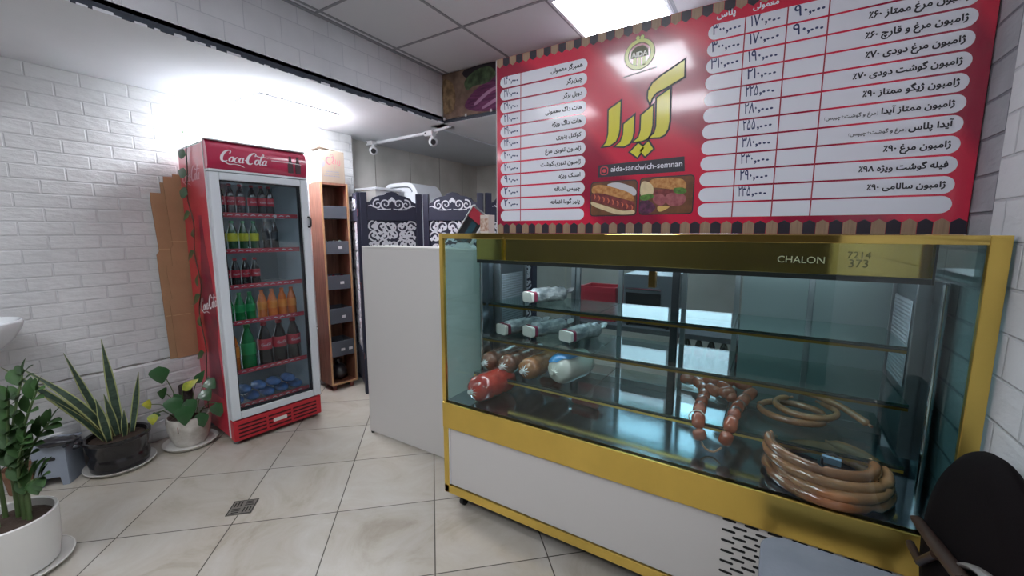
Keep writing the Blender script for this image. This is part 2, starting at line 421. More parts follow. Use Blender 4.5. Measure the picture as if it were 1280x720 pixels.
struct(MB().b2(-3.72,-2.59,2.98,4.9,2.30,2.36).build('ceiling_rear', M_cdark))
struct(MB().b2(-2.59,.56,2.82,4.9,2.306,2.36).build('ceiling_kitchen', M_plas))
struct(MB().b2(-2.445,.56,2.825,2.87,2.36,2.70).build('wall_header', M_plas))
hd = MB().b2(-2.44,-1.0,2.815,2.826,2.308,2.335)
struct(MB().b2(-3.6,.56,YB-.1,YB,0,2.74).build('wall_front', mat('dark_shopfront', '#4a4642', .5, var=.3, vscale=1.2)))  # unseen wall, added dark so the gold canopy and glass reflect less
struct(hd.build('trim_8', bpy.data.materials['dark_gap_strip']))
# bowed white trunking where the lowered ceiling steps
tr = crom([(-3.58,2.99,2.285),(-3.2,2.975,2.293),(-2.8,2.965,2.298),(-2.44,2.90,2.304)], 8)
struct(MB().tube(tr, .016, 8).build('trim_9', M_plas, smooth=50))

wf = MB(); wf.b2(-1.56,-1.5,4.80,4.83,1.36,2.28); wf.b2(-.3,-.24,4.80,4.83,1.36,2.28); wf.b2(-1.5,-.3,4.80,4.83,1.36,1.42); wf.b2(-1.5,-.3,4.80,4.83,2.22,2.28); wf.b2(-.93,-.87,4.80,4.83,1.42,2.22)
win = struct(wf.build('window_1', mat('white_window_frame', '#d9dade', .4)))
MB().b2(-1.5,-.3,4.815,4.825,1.42,2.22).build('pane', emit_mat('daylit_pane', '#e8f1ff', 3.4), win)

# ------------------------------------------------------------------ ceiling lights
M_frame = mat('white_powder_metal', '#d9dade', .4)
def ceil_light(x, y, z, sx, sy, e, label, name='ceiling_light', drop=.009):
    t = thing(name, label, 'light', (x, y, z))
    f = MB(); w = .018
    f.b2(x-sx/2,x+sx/2,y-sy/2,y-sy/2+w,z-.012,z); f.b2(x-sx/2,x+sx/2,y+sy/2-w,y+sy/2,z-.012,z)
    f.b2(x-sx/2,x-sx/2+w,y-sy/2+w,y+sy/2-w,z-.012,z); f.b2(x+sx/2-w,x+sx/2,y-sy/2+w,y+sy/2-w,z-.012,z)
    f.build('frame', M_frame, t)
    MB().b2(x-sx/2+w,x+sx/2-w,y-sy/2+w,y+sy/2-w,z-drop,z-.001).build('diffuser', emit_mat('led_diffuser', '#f4f7ff', e), t)
    return t
ceil_light(-.885, 2.535, 2.6965, .575, .55, E_PANEL, 'square white LED panel glowing in the tiled ceiling above the red menu board')
ceil_light(-.885, .158, 2.6965, .58, .58, E_PANEL, 'square LED panel in the tiled ceiling in front of the menu board, nearest the camera')
ceil_light(-.885, -1.04, 2.6965, .58, .58, E_PANEL, 'square LED panel in the tiled ceiling behind the camera')
ceil_light(-3.14, 1.86, 2.306, .42, .6, E_SOFFIT, 'glaring white LED panel in the lowered ceiling above the red drinks cooler', drop=.06)
ceil_light(-2.0, -.74, 2.6965, .58, .58, E_PANEL, 'square LED panel in the tiled ceiling behind the camera, on the left side')
ceil_light(-3.0, -.7, 2.306, .5, .5, 12.0, 'LED panel in the lowered ceiling above the wash basin, behind the camera')  # extra lamp, added to lift the dim lower left
ceil_light(-1.0, 4.1, 2.306, .6, .6, E_KITCHEN, 'LED panel in the kitchen ceiling behind the display case')

# ------------------------------------------------------------------ refrigerated display case
M_gold = mat('brushed_gold_sheet', '#f0cd6c', .3, 1.0, bump=.12, bscale=5, var=.12, vscale=4)
M_goldm = mat('mirror_gold_sheet', '#cdb062', .06, 1.0, bump=.03, bscale=7)
M_white = mat('white_lacquer_panel', '#c6c3c0', .35, bump=.02, bscale=40)
M_steel = mat('stainless_sheet', '#9aa4ac', .16, 1.0, bump=.06, bscale=14)
M_dsteel = mat('dull_steel', '#7f888e', .35, .9)
M_deck = mat('polished_deck', '#a7b3bc', .13, 1.0, bump=.05, bscale=9)
M_blk = mat('black_rubber', '#17171a', .6)
M_bplas = mat('black_plastic', '#1d1e22', .4)
M_gfront = glass_mat('front_glass', '#f2f9f8'); M_gend = glass_mat('tinted_end_glass', '#d3e6e6'); M_gshelf = glass_mat('shelf_glass', '#e2efee')
M_gback = glass_mat('back_door_glass', '#dfe9ec'); M_gedge = mat('green_glass_edge', '#12302d', .15, spec=.8)
X0, X1, Y0, Y1, ZD, ZT = -1.325, .490, 1.477, 2.20, .566, 1.390
CX = (X0+X1)/2
dc = thing('display_case', 'long gold framed glass deli display case standing in front of the menu board', 'display case', (CX, Y0, 0))
MB().b2(X0+.012,X1-.004,Y0+.03,Y1,.095,.548).build('cabinet_body', M_dsteel, dc)
MB().b2(X0+.035,X1-.03,Y0+.009,Y0+.026,.132,.437).build('front_panel', M_white, dc, bevel=.002)
g = MB().b2(X0,X0+.03,Y0,Y0+.03,.088,.437); g.b2(X0,X1,Y0,Y0+.03,.088,.130); g.b2(X1-.03,X1,Y0,Y0+.03,.130,.437)
g.build('base_frame', M_gold, dc, bevel=.002)
MB().b2(X0,X1,Y0-.004,Y0+.03,.437,ZD).build('gold_band', M_gold, dc, bevel=.003)
MB().b2(X0+.03,X0+.037,Y0+.004,Y0+.012,.135,.434).build('panel_edge_strip', M_frame, dc)
sl = MB()
for r in range(16):
    z = .425 - r*.0195
    for k in range(8):
        x = -.055 + k*.066 + (.033 if r % 2 else 0)
        if z > .14: sl.prism(rrect(x-.021, x+.021, z-.0042, z+.0042, .004, 3), .0012, PX(Y0+.0092))
sl.build('vent_slots', mat('dark_vent_opening', '#141416', .9), dc)
MB().b2(X0+.006,X1-.004,Y0+.004,Y1-.005,ZD-.016,ZD).build('deck', M_deck, dc)
for xa, xb in ((X0,X0+.022),(X1-.038,X1)): MB().b2(xa,xb,Y0,Y0+.018,ZD,ZT).build('corner_post', M_gold, dc, bevel=.0015)
MB().b2(X0+.022,X1-.038,Y0,Y0+.018,ZT-.024,ZT).build('top_rail', M_goldm, dc, bevel=.0015)
MB().b2(X0+.022,X1-.038,Y0+.006,Y0+.012,ZD+.001,ZT-.024).build('front_glass', M_gfront, dc)
for x in (X0+.006, X1-.012):
    MB().b2(x,x+.006,Y0+.019,Y1-.01,ZD+.001,ZT-.004).build('end_glass', M_gend, dc)
MB().b2(X0+.013,X1-.013,Y0+.02,1.745,ZT-.012,ZT-.004).build('top_glass', M_gfront, dc)
MB().b2(X0+.013,X1-.013,1.745,Y1,ZT-.02,ZT).build('top_plate', M_goldm, dc)
MB().b2(X0+.014,X1-.062,1.75,1.80,1.254,ZT-.021).build('canopy', M_goldm, dc, bevel=.002)
MB().b2(X0+.014,X1-.062,1.752,1.80,1.236,1.2535).build('canopy_lower_rail', M_bplas, dc)
MB().b2(X0+.014,X1-.062,1.80,Y1-.01,1.245,1.262).build('canopy_ceiling', M_dsteel, dc)
MB().b2(X0+.05,X1-.1,1.83,1.86,1.236,1.2445).build('lamp_strip', emit_mat('case_lamp', '#f2f6ff', 20.0), dc)  # added glow strip behind the rail, brightens the case interior
MB().b2(X1-.066,X1-.06,1.749,1.80,1.236,ZT-.021).build('canopy_end', M_bplas, dc)
lt = MB(); put(lt, 'CHALON', PX(1.7494), x=.021, width=.135, align='L', y=1.291, bold=.0)
lt.build('canopy_lettering', mat('silver_lettering', '#cfc6a5', .4), dc)
lt = MB(); put(lt, '7214', PX(1.7494), x=.215, width=.06, align='L', y=1.312, bold=.01); put(lt, '373', PX(1.7494), x=.22, width=.05, align='L', y=1.283, bold=.01)
lt.build('phone_digits', mat('dark_lettering', '#6a6136', .4), dc)
# end columns, chrome corner tubes, perforated evaporator grilles
for sx, x in ((1, X0+.013), (-1, X1-.013)):
    MB().b2(min(x,x+sx*.012),max(x,x+sx*.012),1.79,1.885,ZD,1.24).build('steel_column', M_steel, dc)
    MB().cyl((x+sx*.012,1.775,ZD),(x+sx*.012,1.775,1.236),.009,n=12).build('corner_tube', mat('chrome_tube', '#b9c0c6', .08, 1.0), dc, smooth=40)
    xa, xb = sorted((x+sx*.001, x+sx*.05))
    MB().b2(xa,xb,1.90,2.15,.60,1.235).build('end_housing', M_dsteel, dc, bevel=.004)
    xf = x+sx*.0505
    gm = MB().b2(min(xf,xf+sx*.002),max(xf,xf+sx*.002),1.915,2.135,.86,1.16)
    gr = gm.build('evaporator_grille', mat('dark_grille_backing', '#0b0e12', .7), dc)
    gw = MB()
    for i in range(17): y = 1.915 + i*.01375; gw.b2(min(xf+sx*.002,xf+sx*.005),max(xf+sx*.002,xf+sx*.005),y-.0028,y+.0028,.86,1.16)
    for i in range(23): z = .86 + i*.01364; gw.b2(min(xf+sx*.002,xf+sx*.005),max(xf+sx*.002,xf+sx*.005),1.915,2.135,z-.0028,z+.0028)
    gw.build('grille_mesh', mat('grey_mesh_wire', '#95a3ad', .5), gr)
SH = [(1.82,1.02,-1.285,.405), (1.77,.84,-1.285,.415), (1.69,.662,-1.29,.405)]
for i, (y, z, xa, xb) in enumerate(SH):
    yb = 2.155
    s = MB().b2(xa,xb,y,yb,z-.007,z).build('shelf', M_gshelf, dc)
    e = MB().b2(xa,xb,y-.003,y,z-.0075,z+.0005); e.build('glass_edge', M_gedge, s)
    MB().b2(xa,xb,y-.001,y+.014,z-.0225,z-.0125).build('shelf_rail', M_gold if i == 2 else mat('dull_gold_rail', '#8d7434', .3, 1.0), s)
    MB().b2(xa,xb,y-.0025,y+.012,z-.0124,z-.0078).build('rail_gap', M_bplas, s)
    for xq in (xa+.62, xa+1.18): MB().b2(xq-.002,xq+.002,y+.002,yb,z+.0002,z+.0012).build('glass_joint', M_gedge, s)
for xq in (-.372,):
    MB().b2(xq-.017,xq+.017,2.06,2.09,ZD,1.245).build('centre_post', mat('dark_post', '#30363b', .3, .7), dc, bevel=.003)
    MB().b2(-.43,-.40,1.77,1.80,1.165,1.236).build('hanging_bracket', mat('bronze_bracket', '#75592a', .3, 1.0), dc, bevel=.003)
bd = MB()
for x in (-1.27,-.945,-.915,-.672,-.35,-.12,.16,.43): bd.b2(x-.011,x+.011,2.172,2.192,.60,1.245)
bd.b2(-1.28,.44,2.172,2.192,.566,.60)
bf = bd.build('sliding_door_frame', mat('aluminium_frame', '#8f999f', .3, .9), dc, bevel=.002)
MB().b2(-1.27,-.1,2.178,2.184,.60,1.245).build('sliding_door_glass', M_gback, dc)
MB().b2(-.1,.43,2.178,2.184,.60,1.245).build('closed_door_panel', mat('bluish_mirror_panel', '#84979a', .3, .55), dc)
for x in (X0+.07, X1-.07):
    for y in (Y0+.07, Y1-.07):
        c = MB(); c.cyl((x-.011,y,.026),(x+.011,y,.026),.026,n=18); c.b2(x-.016,x+.016,y-.02,y+.02,.05,.06); c.b2(x-.016,x-.012,y-.012,y+.012,.02,.055); c.b2(x+.012,x+.016,y-.012,y+.012,.02,.055); c.cyl((x,y,.06),(x,y,.094),.008,n=10)
        c.build('caster', M_blk, dc, smooth=40)

# ------------------------------------------------------------------ goods in the case
M_film = mat('clear_film_shine', '#cfd6d6', .12, spec=.8, coat=.6)
def sausage(mb, a, b, r, end=.35, n=16, wr=0., seed=0, mi=0, squash=1.):
    a, b = Vector(a), Vector(b); d = b-a; L = d.length; rnd = random.Random(seed)
    pts = []; rs = []
    m = 22
    for i in range(m+1):
        t = i/m; x = t*L; e = end*r*2
        k = min(1, x/e, (L-x)/e) if e > 0 else 1
        rr = r*(.16+.84*sqrt(max(0, 1-(1-k)**2)))
        pts.append(a+d*t+Vector((0,0,0))); rs.append(rr*(1+wr*rnd.uniform(-1,1)))
    mb.tube(pts, rs, n, mi=mi, flat=squash)
def crinkle(o, s=.004, sc=30):
    tx = bpy.data.textures.get('crinkle') or bpy.data.textures.new('crinkle', 'CLOUDS'); tx.noise_scale = .03
    md = o.modifiers.new('crinkle', 'DISPLACE'); md.texture = tx; md.strength = s; md.texture_coords = 'GLOBAL'
M_pack = mat('silver_white_film', '#c9ced0', .18, .25, bump=.8, bscale=45, col2='#737b80', vscale=22, aniso=(1,.35,1))
M_capw = mat('white_end_card', '#d8d6d0', .5); M_maroon = mat('maroon_band', '#7c2240', .4)
def wrapped_pack(a, b, r, label):
    a, b = Vector(a), Vector(b); d = (b-a).normalized()
    t = thing('wrapped_sausage', label, 'sausage', (a.x, a.y, a.z-r), 0, 'film wrapped sausages on the upper shelves')
    m = MB(); sausage(m, a, b, r, .45, 16, .06, int(a.x*1000)); o = m.build('film', M_pack, t, smooth=60); crinkle(o, .010)
    q = MB(); sd = d.cross(Vector((0,0,1))).normalized(); up = Vector((0,0,1))
    R = Matrix((( sd.x, up.x, -d.x, a.x),(sd.y, up.y, -d.y, a.y),(sd.z, up.z, -d.z, a.z),(0,0,0,1)))
    q.prism(rrect(-r*1.0, r*1.0, -r*.75, r*.55, .012), .02, R @ Matrix.Translation((0,0,-.004))); q.build('end_card', M_capw, t, bevel=.003)
    e = MB(); e.prism(rrect(-r*1.04, r*1.04, -r*.8, r*.66, .014), .018, R @ Matrix.Translation((0,0,-.023))); e.build('band', M_maroon, t, bevel=.003)
    m = MB(); p = [b+d*.0, b+d*.02+Vector((.01,0,.008)), b+d*.045+Vector((-.005,0,.018))]; m.tube(p, [r*.2,r*.5,r*.62], 10, flat=.4); m.build('tail', M_pack, t, smooth=50)
wrapped_pack((-1.06,1.872,1.062),(-.955,2.09,1.060),.040, 'silver white wrapped sausage, the only item on the top glass shelf')
wrapped_pack((-1.195,1.825,.882),(-1.10,2.08,.880),.041, 'silver white wrapped sausage on the middle shelf, nearest the left end of the case')
wrapped_pack((-1.05,1.86,.882),(-.955,2.10,.880),.041, 'silver white wrapped sausage in the middle of three on the middle shelf')
wrapped_pack((-.84,1.87,.882),(-.76,2.10,.880),.041, 'silver white wrapped sausage on the middle shelf, rightmost of the three')
def big_sausage(a, b, r, m, label, group=None, film=True, wr=.02):
    a, b = Vector(a), Vector(b); d = (b-a).normalized()
    t = thing('large_sausage', label, 'sausage', (a.x, a.y, a.z-r), 0, group)
    q = MB(); sausage(q, a, b, r, .5, 20, wr, int(a.x*999)); o = q.build('casing', m, t, smooth=70); crinkle(o, .006)
    q = MB()
    for k in range(9):
        an = 2*pi*k/9; s = d.cross(Vector((0,0,1))).normalized(); w = (s*cos(an)+Vector((0,0,1))*sin(an))
        q.tube([a-d*.006, a+d*.012+w*r*.45, a+d*r*.42+w*r*.78], [.003,.0035,.0018], 5)
    q.tube([a-d*.016, a-d*.004], [.011, .006], 10); q.build('tied_end', M_film if film else m, t, smooth=50)
    return t
M_s1 = mat('brown_speckled_meat', '#8a5a41', .22, bump=.6, bscale=32, col2='#5d3626', vscale=30, coat=.7)
M_s2 = mat('tan_speckled_meat', '#ad7a4e', .22, bump=.6, bscale=32, col2='#83522e', vscale=26, coat=.7)
M_s4 = mat('white_casing', '#cfd0c8', .3, bump=.15, bscale=50, var=.08, coat=.4)
M_ham = mat('red_casing', '#c23a2c', .22, bump=.15, bscale=40, col2='#8f1f1a', vscale=14, coat=.8)
M_dkred = mat('dark_red_casing', '#7d2a22', .25, var=.2, coat=.6)
big_sausage((-1.232,1.705,.715),(-1.225,2.08,.715),.050, M_s1, 'dark brown film wrapped sausage at the left end of the lower shelf')
big_sausage((-1.120,1.70,.718),(-1.10,2.09,.718),.054, M_s1, 'brown speckled sausage on the lower shelf between the dark brown one and the tan one')
big_sausage((-.990,1.69,.720),(-.945,2.09,.720),.056, M_s2, 'tan speckled sausage on the lower shelf beside the round white one')
tw = big_sausage((-.838,1.72,.736),(-.775,1.99,.736),.072, M_s4, 'fat white sausage with a blue label on the lower shelf', wr=.01, film=False)
def cap_patch(a, b, r, t0, t1, a0, a1, m, parent, name, lift=.004):
    a, b = Vector(a), Vector(b); d = b-a; L = d.length; dn = d.normalized(); s = dn.cross(Vector((0,0,1))).normalized(); up = s.cross(dn)
    P = []
    for i in range(9):
        t = t0+(t1-t0)*i/8; x = t*L; e = r; k = min(1, x/e); rr = r*(.16+.84*sqrt(max(0,1-(1-k)**2)))+lift
        c = (a0+a1)/2; hw = (a1-a0)/2*(.5+.5*min(1, i/3))
        P.append([a+d*t+(s*cos(radians(c+hw*(2*j/8-1)))+up*sin(radians(c+hw*(2*j/8-1))))*rr for j in range(9)])
    return MB().grid(P).build(name, m, parent, smooth=80)
la = cap_patch((-.838,1.72,.736),(-.775,1.99,.736),.072,.03,.52,50,165, mat('blue_label', '#2a7fb8', .3, coat=.5), tw, 'blue_label', .007)
cap_patch((-.838,1.72,.736),(-.775,1.99,.736),.072,.3,.42,60,80, mat('yellow_mark', '#e0c93a', .3), tw, 'yellow_mark', .0085)
cap_patch((-.838,1.72,.736),(-.775,1.99,.736),.072,.26,.36,85,150, mat('white_mark', '#e8ecee', .3), tw, 'white_mark', .0085)
big_sausage((-1.175,1.515,.636),(-1.125,1.80,.636),.068, M_ham, 'thick shiny red ham roll on the steel deck at the left end of the case')
def small_roll(a, b, r, label):
    t = thing('salami_stick', label, 'sausage', (a[0], a[1], a[2]-r)); q = MB(); sausage(q, a, b, r, .3); q.build('casing', M_dkred, t, smooth=60)
    d = (Vector(b)-Vector(a)).normalized(); MB().cyl(Vector(b)-d*.002, Vector(b)+d*.012, r*.35, r*.5).build('clip', M_steel, t, smooth=40); MB().cyl(Vector(a)-d*.012, Vector(a)+d*.002, r*.5, r*.35).build('clip', M_steel, t, smooth=40)
small_roll((-.775,1.80,.592),(-.63,1.79,.592),.026, 'short dark red salami stick on the deck, below the fat white sausage')
small_roll((-1.02,1.93,.592),(-.89,1.925,.592),.026, 'short dark red salami stick far back on the deck behind the red ham')
# string of plump linked sausages draped over the lower shelf
M_link = mat('linked_sausage_skin', '#a4573c', .2, bump=.1, bscale=30, col2='#84402c', vscale=18, coat=.7)
sc_ = thing('sausage_string', 'string of plump reddish linked sausages hanging over the edge of the lower shelf', 'sausage', (-.15,1.70,.66), 0)
def link(a, b, r):
    q = MB(); a, b = Vector(a), Vector(b); d = b-a; pts = []; rs = []
    for i in range(11):
        t = i/10; pts.append(a+d*t); rs.append(r*max(.22, max(0, 1-(2*t-1)**4*.97)**.5))
    q.tube(pts, rs, 12); q.build('link', M_link, sc_, smooth=70)
zs = .684
paths = [
 [(-.335,2.10,zs),(-.265,2.085,zs+.008),(-.225,2.02,zs+.01),(-.205,1.94,zs+.012),(-.2,1.86,zs+.012),(-.2,1.78,zs+.014),(-.196,1.70,zs+.01),(-.19,1.655,zs-.035),(-.175,1.645,.607)],
 [(-.02,2.04,zs+.02),(-.045,1.96,zs+.016),(-.062,1.88,zs+.012),(-.072,1.80,zs+.014),(-.078,1.715,zs+.016),(-.085,1.657,zs-.022),(-.10,1.648,.61)],
 [(-.225,2.06,zs+.03),(-.16,2.02,zs+.03),(-.105,1.97,zs+.025),(-.10,1.89,zs+.02)],
 [(-.2,1.95,zs+.034),(-.145,1.90,zs+.03),(-.09,1.935,zs+.04)],
 [(-.175,2.13,zs+.02),(-.10,2.10,zs+.024),(-.03,2.07,zs+.03)]]
for p in paths:
    for a, b in zip(p, p[1:]): link(a, b, .0250)
MB().tube(crom([(-.175,1.645,.607),(-.16,1.64,.585),(-.13,1.64,.578),(-.105,1.645,.60)],5), .0035, 6).build('casing_tail', mat('pale_casing', '#b98a6a', .4), sc_, smooth=60)
MB().tube([(-.2+.03*cos(t*.6), 1.69+.006*sin(t), .676+.03*sin(t*.6)) for t in range(11)], .0022, 5, closed=False).build('string', mat('white_string', '#ded9cc', .7), sc_)
# coils of thin tan sausage
M_coil = mat('tan_coil_casing', '#b07f55', .22, bump=.1, bscale=30, col2='#8b5b38', vscale=9, coat=.8)
M_coil2 = mat('browner_coil_casing', '#9d6a45', .22, bump=.1, bscale=30, col2='#7c4f33', vscale=9, coat=.8)
CC = (.205,1.665)
def coil(c, rx, ry, z, r, a0, a1, tilt, m, label, group, name='sausage_ring', notch=()):
    n = 44; pts = []; rs = []
    for i in range(n+1):
        t = i/n; a = radians(a0+(a1-a0)*t)
        pts.append((c[0]+rx*cos(a), c[1]+ry*sin(a), z+tilt[0]*cos(a)+tilt[1]*sin(a)))
        k = min(1, min(t, 1-t)*18); w = r*(.35+.65*sqrt(k))
        if any(abs(t-q) < .012 for q in notch): w = r*.55
        rs.append(w)
    t_ = thing(name, label, 'sausage', (c[0], c[1], z-r), 0, group)
    MB().tube(pts, rs, 12).build('casing', m, t_, smooth=70)
    for p, s in ((pts[0], pts[1]), (pts[-1], pts[-2])):
        d = (Vector(p)-Vector(s)).normalized(); MB().tube([Vector(p)-d*.003, Vector(p)+d*.012], [.004,.006], 8).build('tied_end', mat('pale_casing'), t_, smooth=50)
    return t_
gq = 'coiled thin sausages on the steel deck'
coil(CC,.165,.175,.5855,.0190,95,440,(.0,.0),M_coil2,'bottom ring of the tan sausage coil on the deck, lying flat on the steel',gq,notch=(.3,.62))
coil((.212,1.655),.150,.160,.613,.0185,60,395,(.004,.003),M_coil,'second ring from the bottom of the tan sausage coil on the deck',gq,notch=(.5,))
coil((.20,1.66),.162,.148,.640,.0180,150,440,(-.006,.004),M_coil,'third ring from the bottom of the tan sausage coil, glossy and evenly tan',gq,notch=(.62,))
coil((.185,1.66),.145,.130,.666,.0175,165,372,(-.010,.004),M_coil2,'topmost open ring of the tan sausage coil on the deck, browner than the rest',gq,notch=(.5,))
lb = thing('tag_loop', 'small light blue paper tag looped round the sausage coil', 'tag', (.235,1.56,.63))
MB().box((.215,1.615,.662),(.05,.008,.032),(.5,0,-.2)).build('tag', mat('light_blue_paper', '#6e93ad', .6), lb)
MB().tube([(.215+.026*cos(a*.7),1.62+.004*sin(a),.655+.026*sin(a*.7)) for a in range(10)], .0045, 6).build('loop', M_bplas, lb)
g2 = 'thin tan sausages on the lower shelf'
coil((.12,1.945),.115,.10,.678,.0135,20,335,(0,0),M_coil2,'thin tan sausage ring lying flat at the right of the lower shelf',g2,notch=(.5,))
coil((.16,1.955),.10,.09,.704,.0130,120,420,(.0,.004),M_coil,'thin tan sausage loop lying on the flat ring on the lower shelf',g2)
t_ = thing('sausage_stick', 'long bent tan sausage stick lying across the ring on the lower shelf', 'sausage', (.24,1.95,.70))
MB().tube(crom([(.09,2.06,.733),(.18,2.03,.738),(.27,1.97,.728),(.345,1.89,.706)],8), [.006]+[.0135]*23+[.006], 12).build('casing', M_coil, t_, smooth=70)
MB().tube([(.345,1.89,.706),(.352,1.88,.703)], [.004,.006], 8).build('tied_end', mat('pale_casing'), t_, smooth=50)

# ------------------------------------------------------------------ red drinks cooler
M_red = mat('cooler_red', '#c0203a', .28, coat=.5); M_red2 = mat('grille_red', '#b3202c', .35)
M_alu = mat('grey_door_frame', '#cdd2d6', .4, .1); M_wtrim = mat('white_edge_trim', '#d6d7d8', .4)
M_inner = mat('cooler_liner', '#aeb6bb', .5); M_gcool = glass_mat('cooler_glass', '#e6edf0')
M_wlet = mat('white_print', '#e6dfe2', .4); M_dprint = mat('dark_print', '#3a1a22', .35)
FA = radians(84.5); FW, FD, FH = .592, .515, 1.94
fr = thing('drinks_cooler', 'tall red glass door drinks cooler standing against the white brick wall', 'refrigerator', (-2.903,1.202,0), FA)
def P(mb, name, m, parent=fr, **k): return mb.build(name, m, parent, world=False, **k)
c = MB(); c.b2(0,.024,.045,FD,.05,FH-.01); c.b2(FW-.024,FW,.045,FD,.05,FH-.01); c.b2(.024,FW-.024,FD-.03,FD,.05,FH-.01); c.b2(.024,FW-.024,.045,FD-.03,.05,.20); c.b2(.024,FW-.024,.045,FD-.03,1.74,FH-.01)
P(c, 'cabinet', M_red)
c = MB(); c.b2(.0245,.028,.05,FD-.032,.2,1.74); c.b2(FW-.028,FW-.0245,.05,FD-.032,.2,1.74); c.b2(.028,FW-.028,FD-.036,FD-.0305,.2,1.74); c.b2(.028,FW-.028,.05,FD-.036,.2005,.205); c.b2(.028,FW-.028,.05,FD-.036,1.735,1.7395)
P(c, 'liner', M_inner)
P(MB().b2(.03,.05,FD-.042,FD-.037,.3,1.7), 'light_tube', emit_mat('cooler_tube', '#dfe6ee', 9.0))  # added glowing tube, brightens the inside of the cooler
for x in (-.003, FW-.006): P(MB().b2(x,x+.009,.037,.046,.045,FH-.005), 'edge_trim', M_wtrim)
# bowed header
h = MB(); pr = [(0,1.775),(-.012,1.79),(-.02,1.83),(-.018,1.89),(-.008,1.925),(.012,1.942),(.045,1.945),(.045,1.775)]
h.prism([(y, z) for y, z in pr], FW, Matrix(((0,0,1,0),(1,0,0,0),(0,1,0,0),(0,0,0,1))))
P(h, 'header_sign', mat('header_red', '#b02348', .3, coat=.5), smooth=40)
P(MB().b2(-.002,FW+.002,-.012,.046,1.943,1.952), 'header_top_trim', M_wtrim, bevel=.002)
P(MB().b2(0,FW,.046,FD,FH-.01,FH+.002), 'top_cover', M_wtrim, bevel=.002)  # white sheet added so the soffit lamp bounces white, not red
P(MB().b2(.0,FW,-.018,.04,1.760,1.774), 'header_rail', M_alu, bevel=.002)
HM = Matrix(((1,0,0,0),(0,0,-1,-.0192),(0,1,0,0),(0,0,0,1)))
q = MB(); script_logo(q, HM, .062, 1.823, .0335, .0014); P(q, 'script_lettering', M_wlet)
q = MB(); ribbon(q, [(.36,1.862),(.45,1.862),(.555,1.858)], [.004,.005,.003], HM, .0014); P(q, 'white_line', M_wlet)
for bx in (.465,.515):
    q = MB(); q.prism([(bx,1.795),(bx+.034,1.795),(bx+.036,1.845),(bx+.026,1.875),(bx+.024,1.905),(bx+.010,1.905),(bx+.008,1.875),(bx-.002,1.845)], .0012, HM); P(q, 'bottle_print', M_dprint)
# door
d = MB(); zb, zt = .175, 1.757
d.b2(.0,.052,-.02,.03,zb,zt); d.b2(FW-.052,FW,-.02,.03,zb,zt); d.b2(.052,FW-.052,-.02,.03,zb,zb+.048); d.b2(.052,FW-.052,-.02,.03,zt-.045,zt)
do = P(d, 'door', M_alu, bevel=.005)
q = MB(); q.b2(.052,.06,-.006,.03,zb+.048,zt-.045); q.b2(FW-.06,FW-.052,-.006,.03,zb+.048,zt-.045); q.b2(.06,FW-.06,-.006,.03,zb+.048,zb+.056); q.b2(.06,FW-.06,-.006,.03,zt-.053,zt-.045)
P(q, 'gasket', M_bplas, do)
P(MB().b2(.06,FW-.06,.0,.006,zb+.056,zt-.053), 'glass_pane', M_gcool, do)
q = MB(); q.tube(crom([(FW-.012,-.018,1.50),(FW-.004,-.035,1.49),(FW-.004,-.035,1.44),(FW-.012,-.018,1.43)],6), .007, 8); P(q, 'handle', M_bplas, do, smooth=50)
# louvred base
q = MB(); q.b2(.004,FW-.004,-.018,.045,.028,.165); gl = P(q, 'base_grille', M_red2, bevel=.006)
for xa, xb in ((.03,.2),(.215,.365),(.38,.55)):
    q = MB()
    for k in range(4):
        z = .05+k*.026
        if xa == .215 and k in (1,2): q.b2(xa,xa+.035,-.0195,-.0175,z,z+.011); q.b2(xb-.035,xb,-.0195,-.0175,z,z+.011)
        else: q.b2(xa,xb,-.0195,-.0175,z,z+.011)
    P(q, 'louvre_openings', mat('dark_louvre', '#3c0c10', .8), gl)
q = MB(); q.prism(rrect(.245,.335,.082,.106,.006), .004, Matrix(((1,0,0,0),(0,0,-1,-.0178),(0,1,0,0),(0,0,0,1)))); bd_ = P(q, 'badge', mat('badge_white', '#dedad6', .3, .2), gl)
for x in (.03, FW-.03):
    for y in (.04, FD-.04):
        P(MB().cyl((x,y,0),(x,y,.05),.018,.014,12), 'foot', M_dsteel, smooth=40)
# racks with red price rails
racks = [1.497, 1.265, 1.03, .79, .455, .22]
M_wire = mat('white_wire', '#cdd3d6', .4); M_rail = mat('red_price_rail', '#c43748', .35)
for z in racks:
    q = MB()
    for k in range(14): x = .04+k*.0375; q.tube([(x,.075,z),(x,FD-.05,z)], .0022, 5)
    q.tube([(.032,FD-.06,z-.003),(FW-.032,FD-.06,z-.003)], .003, 5); q.tube([(.032,.3,z-.003),(FW-.032,.3,z-.003)], .003, 5)
    r = P(q, 'rack', M_wire)
    P(MB().b2(.045,FW-.045,.066,.0745,z-.008,z+.022), 'price_rail', M_rail, r, bevel=.002)
    q = MB(); [ribbon(q, [(.06+i*.045,z+.004),(.075+i*.045,z+.010),(.09+i*.045,z+.005)], [.003,.006,.003], Matrix(((1,0,0,0),(0,0,-1,.0658),(0,1,0,0),(0,0,0,1))), .0006) for i in range(10)]
    P(q, 'rail_print', M_wlet, r)
P(MB().b2(.385,.402,.0645,.0655,1.492,1.512), 'price_tag', M_wtrim)
